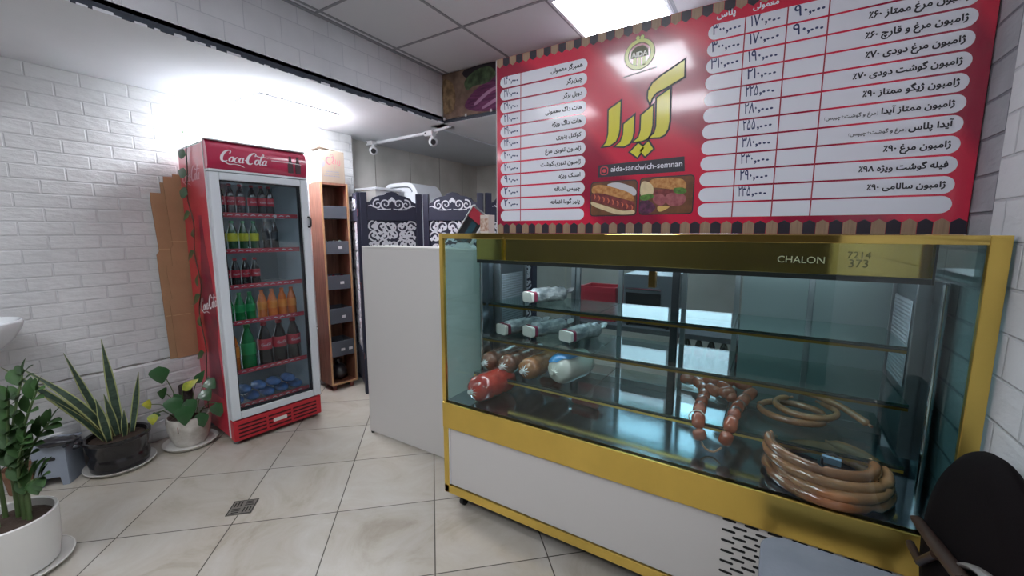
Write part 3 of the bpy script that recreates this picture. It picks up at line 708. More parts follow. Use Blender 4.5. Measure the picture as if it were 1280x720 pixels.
# side print: dark bottle with white script
SM = Matrix(((0,0,-1,-.0004),(-1,0,0,FD),(0,1,0,0),(0,0,0,1)))       # local (x = from the back edge forward, z)
bt = [(.10,.30),(.40,.30),(.42,.38),(.38,.62),(.42,.78),(.41,1.0),(.35,1.2),(.30,1.34),(.29,1.5),(.22,1.5),(.21,1.34),(.16,1.2),(.10,1.0),(.09,.78),(.13,.62),(.09,.38)]
q = MB(); q.prism([(x*.75+.12, z) for x, z in bt], .0008, SM); P(q, 'side_bottle_print', mat('dark_cola_print', '#57182a', .35, col2='#8a1e36', vscale=7))
q = MB(); script_logo(q, SM @ Matrix.Translation((.15,.86,.0008)) @ Matrix.Rotation(radians(12),4,'Z'), 0, 0, .04, .0006); P(q, 'side_script', M_wlet)
q = MB(); script_logo(q, SM @ Matrix.Translation((.04,1.72,.0008)), 0, 0, .042, .0006); P(q, 'side_top_script', mat('pale_side_print', '#d8a7b0', .4))

# bottles in the cooler
FM = basis(fr)
M_cola = mat('cola_liquid', '#1c0b0a', .12, spec=.7, coat=.5); M_grn = mat('green_bottle', '#0f7a3c', .12, spec=.7, coat=.5); M_org = mat('orange_drink', '#e0701f', .15, spec=.6, coat=.5)
M_dgrn = mat('dark_green_bottle', '#21502f', .12, spec=.7, coat=.5); M_lab = mat('red_label', '#c5263a', .4); M_ylab = mat('yellow_label', '#d8cf3c', .4); M_glab = mat('green_label', '#2fa05a', .4); M_olab = mat('orange_label', '#ef8b2e', .4)
M_redcap = mat('red_cap', '#b81f2c', .4); M_gcap = mat('green_cap', '#1f8a45', .4); M_ocap = mat('orange_cap', '#d9641e', .4)
def bottle(x, y, z, h, r, liq, lab, cap, label, group, big=False, name='drink_bottle', logo=False):
    p = FM @ Vector((x, y, z)); t = thing(name, label, 'bottle', p, FA + random.uniform(-.1,.1), group)
    pr = [(r*.8,0),(r*.98,.01),(r,.03*h/.25),(r*.96,h*.3),(r*.98,h*.5),(r*.93,h*.62),(r*.7,h*.76),(r*.42,h*.87),(r*.36,h*.93)]
    MB().lathe(pr, n=18).build('bottle_body', liq, t, smooth=50, world=False)
    MB().lathe([(r*.40,h*.925),(r*.44,h*.93),(r*.44,h*.985),(r*.38,h)], n=14).build('cap', cap, t, smooth=40, world=False)
    rr = r*1.012; l0, l1 = (.38, .62) if big else (.34, .60)
    MB().lathe([(rr*.985,h*l0),(rr,h*l0+.002),(rr,h*l1-.002),(rr*.97,h*l1)], n=18).build('label_band', lab, t, smooth=40, world=False)
    q = MB(); W_ = r*1.5; s = W_/8.2
    script_logo(q, Matrix(), -W_*.55, 0, s, 0)
    if logo: q.v = [(rr*1.012*sin(x/rr), -rr*1.012*cos(x/rr), h*(l0+l1)/2-.008+y_) for x, y_, _ in q.v]; q.build('label_script', M_wlet, t, world=False)
    return t
gA = 'drink bottles on the cooler racks'
def row(z, y, xs, h, r, liq, lab, cap, desc, big=False, logo=False):
    ords = ['leftmost','second from left','third from left','fourth from left','fifth from left','sixth from left']
    for i, x in enumerate(xs):
        bottle(x, y, z+.0025, h, r, liq, lab, cap, f'{ords[i]} {desc}', gA, big, logo=logo)
row(1.497,.115,[.085,.145,.205,.275,.335,.385],.205,.028,M_cola,M_lab,M_redcap,'dark cola bottle with red label on the top cooler rack',logo=True)
row(1.265,.115,[.075,.14,.205,.27],.20,.029,M_dgrn,M_ylab,M_gcap,'green bottle with yellow label on the second cooler rack')
row(1.265,.12,[.345,.405],.215,.024,M_cola,mat('dark_label','#2c2f36',.3),M_wtrim,'slim dark can bottle with silver cap on the second cooler rack')
row(1.03,.115,[.08,.14,.20,.26],.19,.028,M_cola,M_lab,M_redcap,'dark cola bottle with red label on the third cooler rack',logo=True)
row(.79,.115,[.078,.145,.21],.20,.031,M_grn,M_glab,M_gcap,'green lemon drink bottle on the fourth cooler rack')
row(.79,.115,[.285,.352,.42,.485],.205,.031,M_org,M_olab,M_ocap,'orange soda bottle on the fourth cooler rack')
row(.455,.12,[.085],.29,.037,M_org,M_olab,M_ocap,'tall orange soda bottle on the fifth cooler rack')
row(.455,.125,[.178],.31,.046,M_grn,M_glab,M_gcap,'large green lemon drink bottle on the fifth cooler rack')
row(.455,.125,[.285,.385,.485],.31,.046,M_cola,M_lab,M_redcap,'large dark cola bottle with red label on the fifth cooler rack',True,True)
M_blue = mat('blue_water_pack', '#4f86cc', .2, coat=.5, bump=.5, bscale=40, var=.5, vscale=15)
for i in range(9):
    x = .085+(i%5)*.1+(.05 if i > 4 else 0); z = .2235 if i < 5 else .283
    o = MB().ball((0,0,.031), (.047,.075,.031), 14, 9).build('water_pouch', M_blue, None, smooth=60)
    o.location = FM @ Vector((x,.16,z)); o.rotation_euler = (0,0,FA); crinkle(o, .012)
    nm = ['leftmost','second','middle','fourth','rightmost'] if i < 5 else ['leftmost','second','third','rightmost']
    tag(o, f'{nm[i%5]} blue water pouch of the {"lower" if i < 5 else "upper"} row at the bottom of the cooler', 'water pouch', 'blue water pouches at the bottom of the cooler')

# ------------------------------------------------------------------ cardboard behind the cooler
M_card = mat('cardboard', '#a5805f', .8, var=.15, vscale=5, bump=.1, bscale=30); M_card2 = mat('cardboard_edge', '#b9966f', .85)
def sheet(y0, y1, z1, x0, x1, label, cut, slots):
    # flattened box leaning on the wall: lower edge at x0, upper edge at x1
    t = thing('cardboard_sheet', label, 'cardboard', (x0, (y0+y1)/2, .531), 0, 'flattened cardboard boxes beside the cooler')
    z1 -= .531; L = sqrt((x1-x0)**2+z1**2); ez = Vector((x1-x0, 0, z1))/L; ey = Vector((0,1,0)); n = ez.cross(ey)
    M = Matrix(((ey.x, ez.x, -n.x, x0),(ey.y, ez.y, -n.y, y0),(ey.z, ez.z, -n.z, .531),(0,0,0,1))); w = y1-y0
    MB().prism([(0,0.003),(w,0.003),(w,L),(w*.55,L),(w*.55,L-cut),(w*.04,L-cut),(0,L-cut-.05),(.012,L*.62),(-.004,L*.6)], .0045, M).build('panel', M_card, t)
    for s in slots: MB().b2(.004,w-.004,s-.002,s+.002,.0045,.0053,M=M).build('fold_line', M_card2, t)
sheet(1.09,1.20,1.72,-3.430,-3.468,'flattened brown cardboard box leaning on the brick wall, outermost from the cooler',.07,[.3,.75])
sheet(1.165,1.265,1.78,-3.424,-3.456,'narrow flattened brown cardboard box leaning closest to the cooler side',.02,[.35,.8])
sheet(1.125,1.235,1.20,-3.418,-3.440,'short flattened cardboard box leaning in front of the taller flattened boxes',.03,[.3])

# ------------------------------------------------------------------ menu board (stands on the case, 1.8 m from the camera plane)
MY = 1.80
mb_ = thing('menu_board', 'wide red menu board with white price rows above the display case', 'menu board', (-.357, MY, 1.3905))
BX0, BX1, BZ0, BZ1 = -1.211, .496, 1.3905, 2.233
def board_mat():
    m = mat('menu_red', '#c21f38', .22, coat=.75); nt = m.node_tree; N = nt.nodes; L = nt.links; b = N['Principled BSDF']
    g = N.new('ShaderNodeNewGeometry'); w = N.new('ShaderNodeTexWave'); w.wave_type = 'BANDS'; w.bands_direction = 'DIAGONAL'; w.inputs['Scale'].default_value = .9; w.inputs['Distortion'].default_value = 5; w.inputs['Detail'].default_value = 1; w.inputs['Detail Scale'].default_value = .8
    L.new(g.outputs['Position'], w.inputs['Vector']); r = N.new('ShaderNodeValToRGB'); e = r.color_ramp.elements; e[0].position = .3; e[0].color = lin('#9a1839'); e[1].position = .62; e[1].color = lin('#d22545'); L.new(w.outputs[0], r.inputs[0]); L.new(r.outputs[0], b.inputs['Base Color'])
    wv = N.new('ShaderNodeTexWave'); wv.inputs['Scale'].default_value = 60; L.new(g.outputs['Position'], wv.inputs['Vector']); bp = N.new('ShaderNodeBump'); bp.inputs['Strength'].default_value = .04; bp.inputs['Distance'].default_value = .002; L.new(wv.outputs[0], bp.inputs['Height']); L.new(bp.outputs[0], b.inputs['Normal'])
    return m
MB().b2(BX0,BX1,MY,MY+.012,BZ0,BZ1).build('backing', board_mat(), mb_)
fr_ = MB(); fr_.b2(BX0,BX1,MY+.0125,MY+.03,BZ0,BZ0+.02); fr_.b2(BX0,BX1,MY+.0125,MY+.03,BZ1-.02,BZ1); fr_.b2(BX0,BX0+.02,MY+.0125,MY+.03,BZ0+.02,BZ1-.02); fr_.b2(BX1-.02,BX1,MY+.0125,MY+.03,BZ0+.02,BZ1-.02)
fr_.build('rear_frame', M_dsteel, mb_)
MB().b2(BX0-.0035,BX0-.0002,MY-.002,MY+.012,BZ0,BZ1).build('edge_trim', M_wtrim, mb_)
MP = PX(MY)
M_pill = mat('white_print_row', '#e4e3ec', .3, coat=.3); M_ink = mat('black_print', '#1e1a24', .4); M_pen = mat('blue_pen_ink', '#26305f', .5)
M_bwood = mat('printed_wood', '#a8896f', .4, var=.25, vscale=30, aniso=(6,1,.4)); M_bdark = mat('printed_dark', '#2b2531', .35)
bw, bd2 = MB(), MB()
n = 46; pitch = (BX1-BX0)/n
for i in range(n):
    x = BX0+pitch*(i+.5); hw = pitch*.5
    q = bd2 if i % 2 else bw
    hw -= .0006
    q.prism([(x-hw,BZ1-.001),(x-hw,BZ1-.03),(x,BZ1-.042),(x+hw,BZ1-.03),(x+hw,BZ1-.001)][::-1], .0006, MP)
    q.prism([(x-hw,BZ0+.001),(x+hw,BZ0+.001),(x+hw,BZ0+.038),(x,BZ0+.049),(x-hw,BZ0+.038)], .0006, MP)
bw.build('wood_edging', M_bwood, mb_); bd2.build('dark_edging', M_bdark, mb_)
wh = MB()
def inked(*a, **k): q = MB(); put(q, *a, **k); q.build('row_lettering', M_ink, mb_)
def price(x0, zc, w, s, k):
    rnd = random.Random(k); a, b = s.split(','); pen = MB()
    put(pen, a, MP @ Matrix.Translation((0,0,.0008)) @ Matrix.Translation((x0,zc-.010,0)) @ Matrix.Rotation(rnd.uniform(-.03,.06),4,'Z'), x=0, height=.037, width=w*.42, align='L', y=0, bold=.012)
    put(pen, ',', MP @ Matrix.Translation((0,0,.0008)), x=x0+w*.47, height=.05, align='L', y=zc-.008, bold=.012)
    for j in range(3):
        c = (x0+w*(.62+.15*j), zc-.002+rnd.uniform(-.002,.003)); pen.prism([(c[0]+.0048*cos(t), c[1]+.0036*sin(t)) for t in [q*pi/4 for q in range(8)]], .0014, MP)
    pen.build('handwritten_price', M_pen, mb_)
LT = ['همبرگر معمولی','چیزبرگر','دوبل برگر','هات داگ معمولی','هات داگ ویژه','کوکتل پنیری','ژامبون تنوری مرغ','ژامبون تنوری گوشت','اسنک ویژه','چیپس اضافه','پنیر گودا اضافه','']
LW = [.156,.077,.093,.182,.147,.124,.181,.205,.108,.133,.149,0]
LP = ['۱۴۰','۲۷۰','۲۹۰','۲۱۰','۲۹۰','۲۴۰','۲۰۰','۲۰۰','۹۰','۲۰','۲۰','']
for i in range(12):
    zc = 2.121-.05855*i
    q = MB(); q.prism([p for p in rrect(-1.19,-.736,zc-.0255,zc+.0255,.025)], .0006, MP)
    q.build('price_row', M_pill, mb_)
    if LT[i]: inked(fa(LT[i]), MP @ Matrix.Translation((0,0,.0007)), x=-.757, width=LW[i], align='R', y=zc-.006, bold=.034)
    if LP[i]: price(-1.168, zc, .082, LP[i]+',000', i)
M_div = mat('divider_red', '#9c1c34', .4)
MB().b2(-1.0745,-1.0705,MY-.0013,MY-.0007,1.452,2.147).build('column_line', M_div, mb_)
RT = [None, ('٪۶۰ ','ژامبون مرغ ممتاز',.229), ('٪۶۰ ','ژامبون مرغ و قارچ',.232), ('٪۷۰ ','ژامبون مرغ دودی',.227), ('٪۷۰ ','ژامبون گوشت دودی',.253), ('٪۹۰ ','ژامبون ژیگو ممتاز',.223), None, None, ('٪۹۰ ','ژامبون مرغ',.156), ('٪۹۸ ','فیله گوشت ویژه',.212), ('٪۹۰ ','ژامبون سالامی',.186), None]
RP = ['۱۷۰','۱۷۰','۱۹۰','۲۱۰','۲۲۵','۲۸۰','۲۵۵','۳۸۰','۲۳۰','۲۹۰','۲۳۵','']
for i in range(12):
    zc = 2.132-.0592*i
    q = MB(); q.prism(rrect(-.258,.457,zc-.0265,zc+.0265,.026), .0006, MP); q.build('price_row', M_pill, mb_)
    if RT[i]: inked(RT[i][0]+fa(RT[i][1]), MP @ Matrix.Translation((0,0,.0007)), x=.437, width=RT[i][2], align='R', y=zc-.006, bold=.034)
    if i == 6:
        inked(fa('ژامبون ممتاز آیدا'), MP @ Matrix.Translation((0,0,.0007)), x=.433, width=.167, align='R', y=zc-.006, bold=.034)
        inked('('+fa('مرغ و گوشت+چیپس')+')', MP @ Matrix.Translation((0,0,.0007)), x=.258, width=.138, align='R', y=zc-.006, bold=.02)
    if i == 7:
        inked(fa('آیدا پلاس'), MP @ Matrix.Translation((0,0,.0007)), x=.436, width=.10, align='R', y=zc-.006, bold=.034)
        inked('('+fa('مرغ و گوشت+چیپس')+')', MP @ Matrix.Translation((0,0,.0007)), x=.331, width=.142, align='R', y=zc-.006, bold=.02)
    if RP[i]: price(-.12, zc, .092, RP[i]+',000', 40+i)
    if i < 3: price(-.243, zc, .095, ['۳۰۰','۳۰۰','۳۱۰'][i]+',000', 80+i)
    if i < 2: price(.008, zc, .088, '۹۰,000', 90+i)
for x in (-.137,-.010,.105): MB().b2(x-.002,x+.002,MY-.0013,MY-.0007,1.4545,2.159).build('column_line', M_div, mb_)
for t_, xr, w in (('پلاس',-.170,.062),('معمولی',-.038,.078),('نفره',.085,.06)): put(wh, fa(t_), MP, x=xr, width=w, align='R', y=2.178, bold=.03)
wh.build('column_headings', M_pill, mb_); 
# big yellow name with dark outline
NM = [[(-.633,1.915),(-.583,1.941),(-.584,1.83),(-.588,1.805),(-.599,1.781),(-.624,1.767),(-.655,1.766),(-.640,1.782),(-.632,1.816)],
 [(-.566,1.847),(-.524,1.876),(-.524,1.81),(-.528,1.785),(-.540,1.766),(-.562,1.757),(-.599,1.761),(-.578,1.776),(-.567,1.804)],
 [(-.494,1.872),(-.449,1.905),(-.448,1.827),(-.453,1.798),(-.466,1.778),(-.487,1.771),(-.523,1.771),(-.502,1.786),(-.494,1.815)],
 [(-.434,1.931),(-.385,1.958),(-.382,1.835),(-.386,1.806),(-.398,1.786),(-.416,1.778),(-.456,1.78),(-.438,1.797),(-.432,1.822)],
 [(-.337,2.054),(-.335,1.995),(-.40,1.966),(-.438,1.953),(-.454,1.935),(-.461,1.914),(-.470,1.936),(-.469,1.964),(-.454,1.99),(-.423,2.011),(-.38,2.032)],
 [(-.502,1.763),(-.476,1.742),(-.504,1.707),(-.534,1.731)], [(-.461,1.766),(-.441,1.735),(-.472,1.708),(-.496,1.734)]]
def grow(p, d):
    n = len(p); a = sum(p[i-1][0]*p[i][1]-p[i][0]*p[i-1][1] for i in range(n)); s = 1 if a > 0 else -1; out = []
    for i in range(n):
        u = (Vector(p[i])-Vector(p[i-1])).normalized(); v = (Vector(p[(i+1)%n])-Vector(p[i])).normalized()
        m = (Vector((u.y,-u.x))+Vector((v.y,-v.x))); m = m.normalized() if m.length > 1e-6 else Vector((u.y,-u.x)); c = max(.5, m.dot(Vector((u.y,-u.x))))
        q = Vector(p[i])+m*s*d/c; out.append((q.x, q.y))
    return out
yl, yo = MB(), MB()
for p in NM: yl.prism(p, .0016, MP); yo.prism(grow(p, .007), .001, MP)
M_yel = mat('yellow_print', '#d9cf2a', .3, coat=.3)
yo.build('name_outline', M_ink, mb_); yl.build('name_lettering', M_yel, mb_)
# round emblem
em, eo, ew = MB(), MB(), MB(); EC = (-.5115, 2.113)
ring = lambda r0, r1, a0=0, a1=360, k=40: [(EC[0]+r1*cos(radians(a0+(a1-a0)*i/k)), EC[1]+r1*.96*sin(radians(a0+(a1-a0)*i/k))) for i in range(k+1)]
def annulus(mbx, r0, r1, h, M):
    k = 40; vs = []; 
    for i in range(k):
        a = 2*pi*i/k; vs += [(EC[0]+r0*cos(a), EC[1]+r0*.96*sin(a), h), (EC[0]+r1*cos(a), EC[1]+r1*.96*sin(a), h)]
    mbx.add(vs, [(2*i, 2*i+1, (2*i+3)%(2*k), (2*i+2)%(2*k)) for i in range(k)], 0, M)
annulus(eo, .044, .0625, .0010, MP); annulus(em, .046, .060, .0016, MP)
for dx in (-.0088, .0088):
    c = (EC[0]+dx, EC[1]+.063); em.prism([(c[0]+.0075*cos(t*pi/8), c[1]+.0075*sin(t*pi/8)) for t in range(16)], .0016, MP); eo.prism([(c[0]+.0095*cos(t*pi/8), c[1]+.0095*sin(t*pi/8)) for t in range(16)], .001, MP)
for bx in (-.025,-.0075,.0105):
    z0 = EC[1]-.04 if bx != -.025 else EC[1]-.034
    em.prism([(EC[0]+bx,z0-.004),(EC[0]+bx+.0135,z0-.006),(EC[0]+bx+.0135,EC[1]-.012),(EC[0]+bx,EC[1]-.012)], .0016, MP)
eo.prism([(EC[0]-.036,EC[1]-.012),(EC[0]+.036,EC[1]-.010),(EC[0]+.033,EC[1]+.016),(EC[0]+.015,EC[1]+.031),(EC[0]-.015,EC[1]+.031),(EC[0]-.033,EC[1]+.014)], .001, MP)
put(ew, 'AIDA', MP @ Matrix.Translation((0,0,.0012)), x=EC[0], width=.066, align='C', y=EC[1]-.009, bold=.05)
eo.build('emblem_outline', mat('olive_outline', '#5b5a3a', .4), mb_); em.build('emblem', mat('pale_lime_print', '#cbd16a', .3, coat=.3), mb_); ew.build('emblem_lettering', mat('emblem_white', '#f0f0e4', .3), mb_)
tg = MB()
for i in range(26):
    x = -.575+.0052*i; tg.prism([(x,2.033+.0006*i),(x+.0036,2.033+.0006*i),(x+.0036,2.0365+.0006*i+(i%3)*.001),(x,2.0365+.0006*i+(i%2)*.0015)], .0008, MP)
tg.build('tagline', mat('tagline_dark', '#4a3440', .5), mb_)
# handle bar
MB().prism([(-.674,1.636),(-.314,1.636),(-.318,1.694),(-.674,1.687)], .0007, MP).build('handle_strip', M_bdark, mb_)
q = MB(); put(q, 'aida-sandwich-semnan', MP @ Matrix.Translation((0,0,.0008)), x=-.616, width=.292, align='L', y=1.656, bold=.012); q.build('handle_lettering', M_pill, mb_)
q = MB(); 
def frame_rr(mbx, x0, x1, y0, y1, r, w, h):
    o = rrect(x0,x1,y0,y1,r); i_ = rrect(x0+w,x1-w,y0+w,y1-w,max(.001,r-w)); k = len(o)
    mbx.add([(a,b,h) for a,b in o]+[(a,b,h) for a,b in i_], [(j,(j+1)%k,(j+1)%k+k,j+k) for j in range(k)], 0, MP)
frame_rr(q,-.664,-.628,1.644,1.680,.011,.004,.0014); q.prism([(-.646+.008*cos(t*pi/8),1.662+.008*sin(t*pi/8)) for t in range(16)],.0014,MP); q.prism([(-.634+.0022*cos(t*pi/4),1.673+.0022*sin(t*pi/4)) for t in range(8)],.0014,MP)
q.build('camera_icon', mat('icon_red', '#d4424f', .4), mb_)
# two food pictures
def pic(x0, x1, z0, z1, base):
    MB().prism(rrect(x0-.004,x1+.004,z0-.004,z1+.004,.016), .0006, MP).build('picture_border', M_bdark, mb_)
    return MB().prism(rrect(x0,x1,z0,z1,.013), .0010, MP).build('food_picture', base, mb_)
def blob(parent, name, m, pts, h):
    o = MB().prism([(p.x, p.y) for p in crom([(a,b,0) for a,b in pts],5,True)], h, MP); return o.build(name, m, parent)
M_bun = mat('printed_bun', '#cf9a5c', .4, col2='#a8672c', vscale=60); M_crumb = mat('printed_crumb', '#e0cba0', .4, var=.15, vscale=60); M_meat = mat('printed_meat', '#8e3a38', .4, col2='#5d1d22', vscale=55); M_lett = mat('printed_lettuce', '#5f8f35', .4, var=.5, vscale=80); M_pork = mat('printed_ham', '#b5686a', .4, col2='#8a4048', vscale=40); M_napk = mat('printed_napkin', '#c9c6c9', .4); M_tabl = mat('printed_table', '#7a4a2a', .4, var=.4, vscale=25); M_onion = mat('printed_onion', '#6d2c55', .4, col2='#3c1830', vscale=50)
p1 = pic(-.703,-.502,1.470,1.613,M_tabl)
blob(p1,'napkin',M_napk,[(-.63,1.60),(-.58,1.608),(-.51,1.58),(-.508,1.55),(-.56,1.57)],.0012)
blob(p1,'top_bun',M_bun,[(-.697,1.595),(-.66,1.603),(-.60,1.588),(-.53,1.562),(-.509,1.535),(-.52,1.528),(-.58,1.545),(-.66,1.567),(-.697,1.57)],.0015)
blob(p1,'filling',M_meat,[(-.697,1.566),(-.64,1.562),(-.57,1.54),(-.512,1.524),(-.510,1.495),(-.55,1.492),(-.62,1.512),(-.697,1.535)],.0014)
for k in range(9):
    x = -.69+.021*k; z = 1.553-.0065*k; q = MB(); ribbon(q, [(x,z+.01),(x+.006,z),(x+.003,z-.012)], [.003,.006,.003], MP, .0018)
    q.build('sauce_streak', mat('printed_sauce', '#cf6a4a', .4), p1)
blob(p1,'bottom_bun',M_crumb,[(-.697,1.53),(-.63,1.509),(-.56,1.488),(-.512,1.490),(-.512,1.474),(-.58,1.473),(-.65,1.495),(-.697,1.515)],.0016)
p2 = pic(-.485,-.279,1.472,1.618,M_tabl)
blob(p2,'bun_top',M_bun,[(-.44,1.612),(-.38,1.615),(-.32,1.605),(-.305,1.575),(-.33,1.565),(-.40,1.575),(-.45,1.585)],.0014)
blob(p2,'bun_end',M_crumb,[(-.482,1.60),(-.46,1.605),(-.435,1.585),(-.436,1.55),(-.482,1.55)],.0016)
blob(p2,'lettuce',M_lett,[(-.482,1.548),(-.44,1.553),(-.43,1.54),(-.46,1.528),(-.482,1.532)],.0018)
blob(p2,'lettuce',M_lett,[(-.35,1.572),(-.315,1.572),(-.303,1.556),(-.325,1.548),(-.35,1.556)],.0018)
blob(p2,'ham_fold',M_meat,[(-.43,1.565),(-.36,1.57),(-.34,1.55),(-.37,1.52),(-.42,1.53)],.0012)
blob(p2,'ham_slice',M_pork,[(-.375,1.55),(-.33,1.553),(-.305,1.535),(-.315,1.507),(-.36,1.503),(-.385,1.525)],.0015)
blob(p2,'ham_slice',M_pork,[(-.43,1.545),(-.395,1.55),(-.38,1.52),(-.40,1.505),(-.428,1.52)],.0016)
blob(p2,'onion',M_onion,[(-.482,1.526),(-.45,1.527),(-.42,1.50),(-.44,1.476),(-.482,1.478)],.0014)
blob(p2,'cheese',mat('printed_cheese','#d8b265',.4),[(-.41,1.502),(-.365,1.50),(-.39,1.483),(-.408,1.482)],.0012)

# ------------------------------------------------------------------ food photo panel on the header
fp = thing('food_banner', 'photo panel of purple onion and lettuce hung high beside the menu board', 'picture panel', (-1.83,2.815,2.336))
FPM = PX(2.806)
MB().b2(-2.435,-1.15,2.806,2.814,2.336,2.692).build('panel', mat('beige_food_print', '#9b8674', .35, col2='#6d5a4c', vscale=9), fp)
def fb(name, m, pts, h): MB().prism([(p.x, p.y) for p in crom([(a,b,0) for a,b in pts],5,True)], h, FPM).build(name, m, fp)
fb('dark_ground', mat('dark_food_print','#2d2730',.35), [(-2.2,2.685),(-1.9,2.688),(-1.7,2.60),(-1.8,2.5),(-2.0,2.58),(-2.18,2.62)],.0008)
fb('onion_print', mat('purple_onion_print','#82466f',.3,col2='#4d2148',vscale=14,aniso=(.6,1,4)), [(-2.2,2.40),(-2.12,2.50),(-1.98,2.56),(-1.8,2.60),(-1.3,2.62),(-1.2,2.4),(-1.6,2.345),(-2.0,2.342)],.0012)
fb('onion_ring_print', mat('pale_onion_print','#b08aa8',.3), [(-2.1,2.42),(-1.95,2.50),(-1.75,2.53),(-1.74,2.515),(-1.93,2.48),(-2.08,2.405)],.0016)
fb('onion_ring_print', mat('pale_onion_print'), [(-2.02,2.38),(-1.85,2.44),(-1.70,2.46),(-1.69,2.445),(-1.83,2.42),(-2.0,2.365)],.0016)
fb('lettuce_print', mat('green_lettuce_print','#5d7a55',.35,col2='#31452f',vscale=22), [(-2.2,2.60),(-2.1,2.66),(-1.96,2.67),(-1.9,2.60),(-1.98,2.55),(-2.1,2.55),(-2.18,2.53)],.0014)
fb('bread_print', mat('bread_print','#a98e68',.35,col2='#6f5a3e',vscale=25), [(-2.43,2.64),(-2.34,2.62),(-2.30,2.52),(-2.32,2.40),(-2.40,2.37),(-2.43,2.42)],.0012)
for x in (-2.43,-2.2,-1.95): MB().b2(x,x+.016,2.80,2.806,2.328,2.35).build('clip', M_wtrim, fp)

# ------------------------------------------------------------------ plants
def leaf(mb, base, tip, w, up=(0,0,1), sag=.15, prof='oval', n=9, fold=.25, mi=None, curl=0.):
    base, tip = Vector(base), Vector(tip); d = tip-base; L = d.length; u = Vector(up)
    s = d.cross(u); s = s.normalized() if s.length > 1e-6 else Vector((1,0,0)); nn = s.cross(d).normalized(); P = []
    for i in range(n+1):
        t = i/n
        if prof == 'oval': ww = w*max(.03, sin(pi*min(1, t*.94+.06))**.8)
        elif prof == 'heart': ww = w*max(.02, (min(1, t/.28)**.5)*(1-max(0,(t-.25)/.75)**1.5)**.9) if t < 1 else w*.01
        else: ww = w*max(.03, (.62+.38*sin(pi*min(1,t*1.2)))*(1-max(0,(t-.55)/.45)**2.0))
        c = base+d*t+nn*(sag*L*sin(pi*t)) + nn*(-curl*L*t*t)
        P.append([c+s*ww*x+nn*(abs(x)*ww*fold) for x in (-1,-.72,0,.72,1)])
    mb.grid(P, mif=(lambda i, j: 1 if j in (0,3) else 0) if mi else None)
M_soil = mat('potting_soil', '#3a2d24', .95, bump=.6, bscale=60); M_pot = mat('white_glazed_pot', '#d9d8d4', .3, var=.05, vscale=6); M_black = mat('black_glazed_pot', '#1b191c', .2, bump=.25, bscale=25, coat=.4)
M_sauc = mat('white_saucer', '#d0cec8', .35)
M_zz = mat('glossy_green_leaf', '#3c5c30', .5, col2='#22391b', vscale=9, spec=.2); M_stem = mat('green_stem', '#50663b', .5); M_snk = mat('dark_mottled_leaf', '#3f5443', .4, col2='#22352a', vscale=30, aniso=(1,1,2)); M_snm = mat('pale_leaf_margin', '#9aa069', .4)
M_poth = mat('pothos_leaf', '#2f5330', .3, col2='#234a26', vscale=12, coat=.3); M_pothy = mat('yellow_leaf', '#b9b23d', .4, col2='#7f8d34', vscale=25)
def saucer(x, y, r, label):
    t = thing('plant_saucer', label, 'saucer', (x, y, 0))
    MB().lathe([(r*.8,0),(r*.9,.004),(r,.022),(r*.985,.024),(r*.88,.010),(.001,.009)], (x,y,0), 32).build('dish', M_sauc, t, smooth=40)
    MB().lathe([(r*.985,.0225),(r*1.012,.0225),(r*1.012,.0255),(r*.985,.0255)], (x,y,0), 32, closed=True).build('rim', M_sauc, t, smooth=40)
    return t
# ZZ plant, lower left
zx, zy = -2.575, .225
saucer(zx, zy, .172, 'white saucer under the white pot at the lower left')
zz = thing('zz_plant', 'glossy dark green plant with paired leaves in a white pot at lower left', 'potted plant', (zx, zy, .0105))
MB().lathe([(.110,.0105),(.127,.018),(.138,.10),(.143,.238),(.138,.242),(.131,.238),(.128,.205),(.001,.205)], (zx,zy,0), 40).build('pot', M_pot, zz, smooth=40)
MB().lathe([(.127,.206),(.09,.218),(.001,.222)], (zx,zy,0), 24).build('soil', M_soil, zz, smooth=60)
stalks = [((.02,.05),(.125,.115),.77),((-.01,.03),(.03,.05),.73),((.03,.04),(.09,.07),.58),((.05,.05),(.15,.085),.42),((-.04,.04),(-.07,.11),.80),((-.05,.0),(-.12,.03),.62),((.02,-.03),(.03,-.07),.56),((-.02,.06),(.03,.15),.60)]
for (bx, by), (tx, ty), h in stalks:
    b = Vector((zx+bx, zy+by, .215)); t = Vector((zx+tx, zy+ty, h)); m = (b+t)/2+Vector(((bx-tx)*.3, (by-ty)*.3, .05))
    C = crom([b, m, t], 8); q = MB(); q.tube(C, [.009-.006*i/(len(C)-1) for i in range(len(C))], 7); q.build('stalk', M_stem, zz, smooth=60)
    q = MB()
    for i in range(6, len(C)):
        p = C[i]; d = (C[min(i+1,len(C)-1)]-C[i-1]).normalized(); sd = d.cross(Vector((.3,-.8,.5))).normalized()
        if i % 2 == 0:
            for s in (1,-1):
                l = random.uniform(.072,.098)*(1 if i < len(C)-2 else .75); e = p+(sd*s*.8+d*.65+Vector((0,0,random.uniform(-.1,.1)))).normalized()*l
                leaf(q, p, e, l*.25, (0,-.5,1), random.uniform(.02,.1), 'oval', 7)
    leaf(q, C[-1], C[-1]+(C[-1]-C[-2]).normalized()*.07, .014, (0,-.5,1), .03, 'oval', 7)
    q.build('leaflets', M_zz, zz, smooth=60)
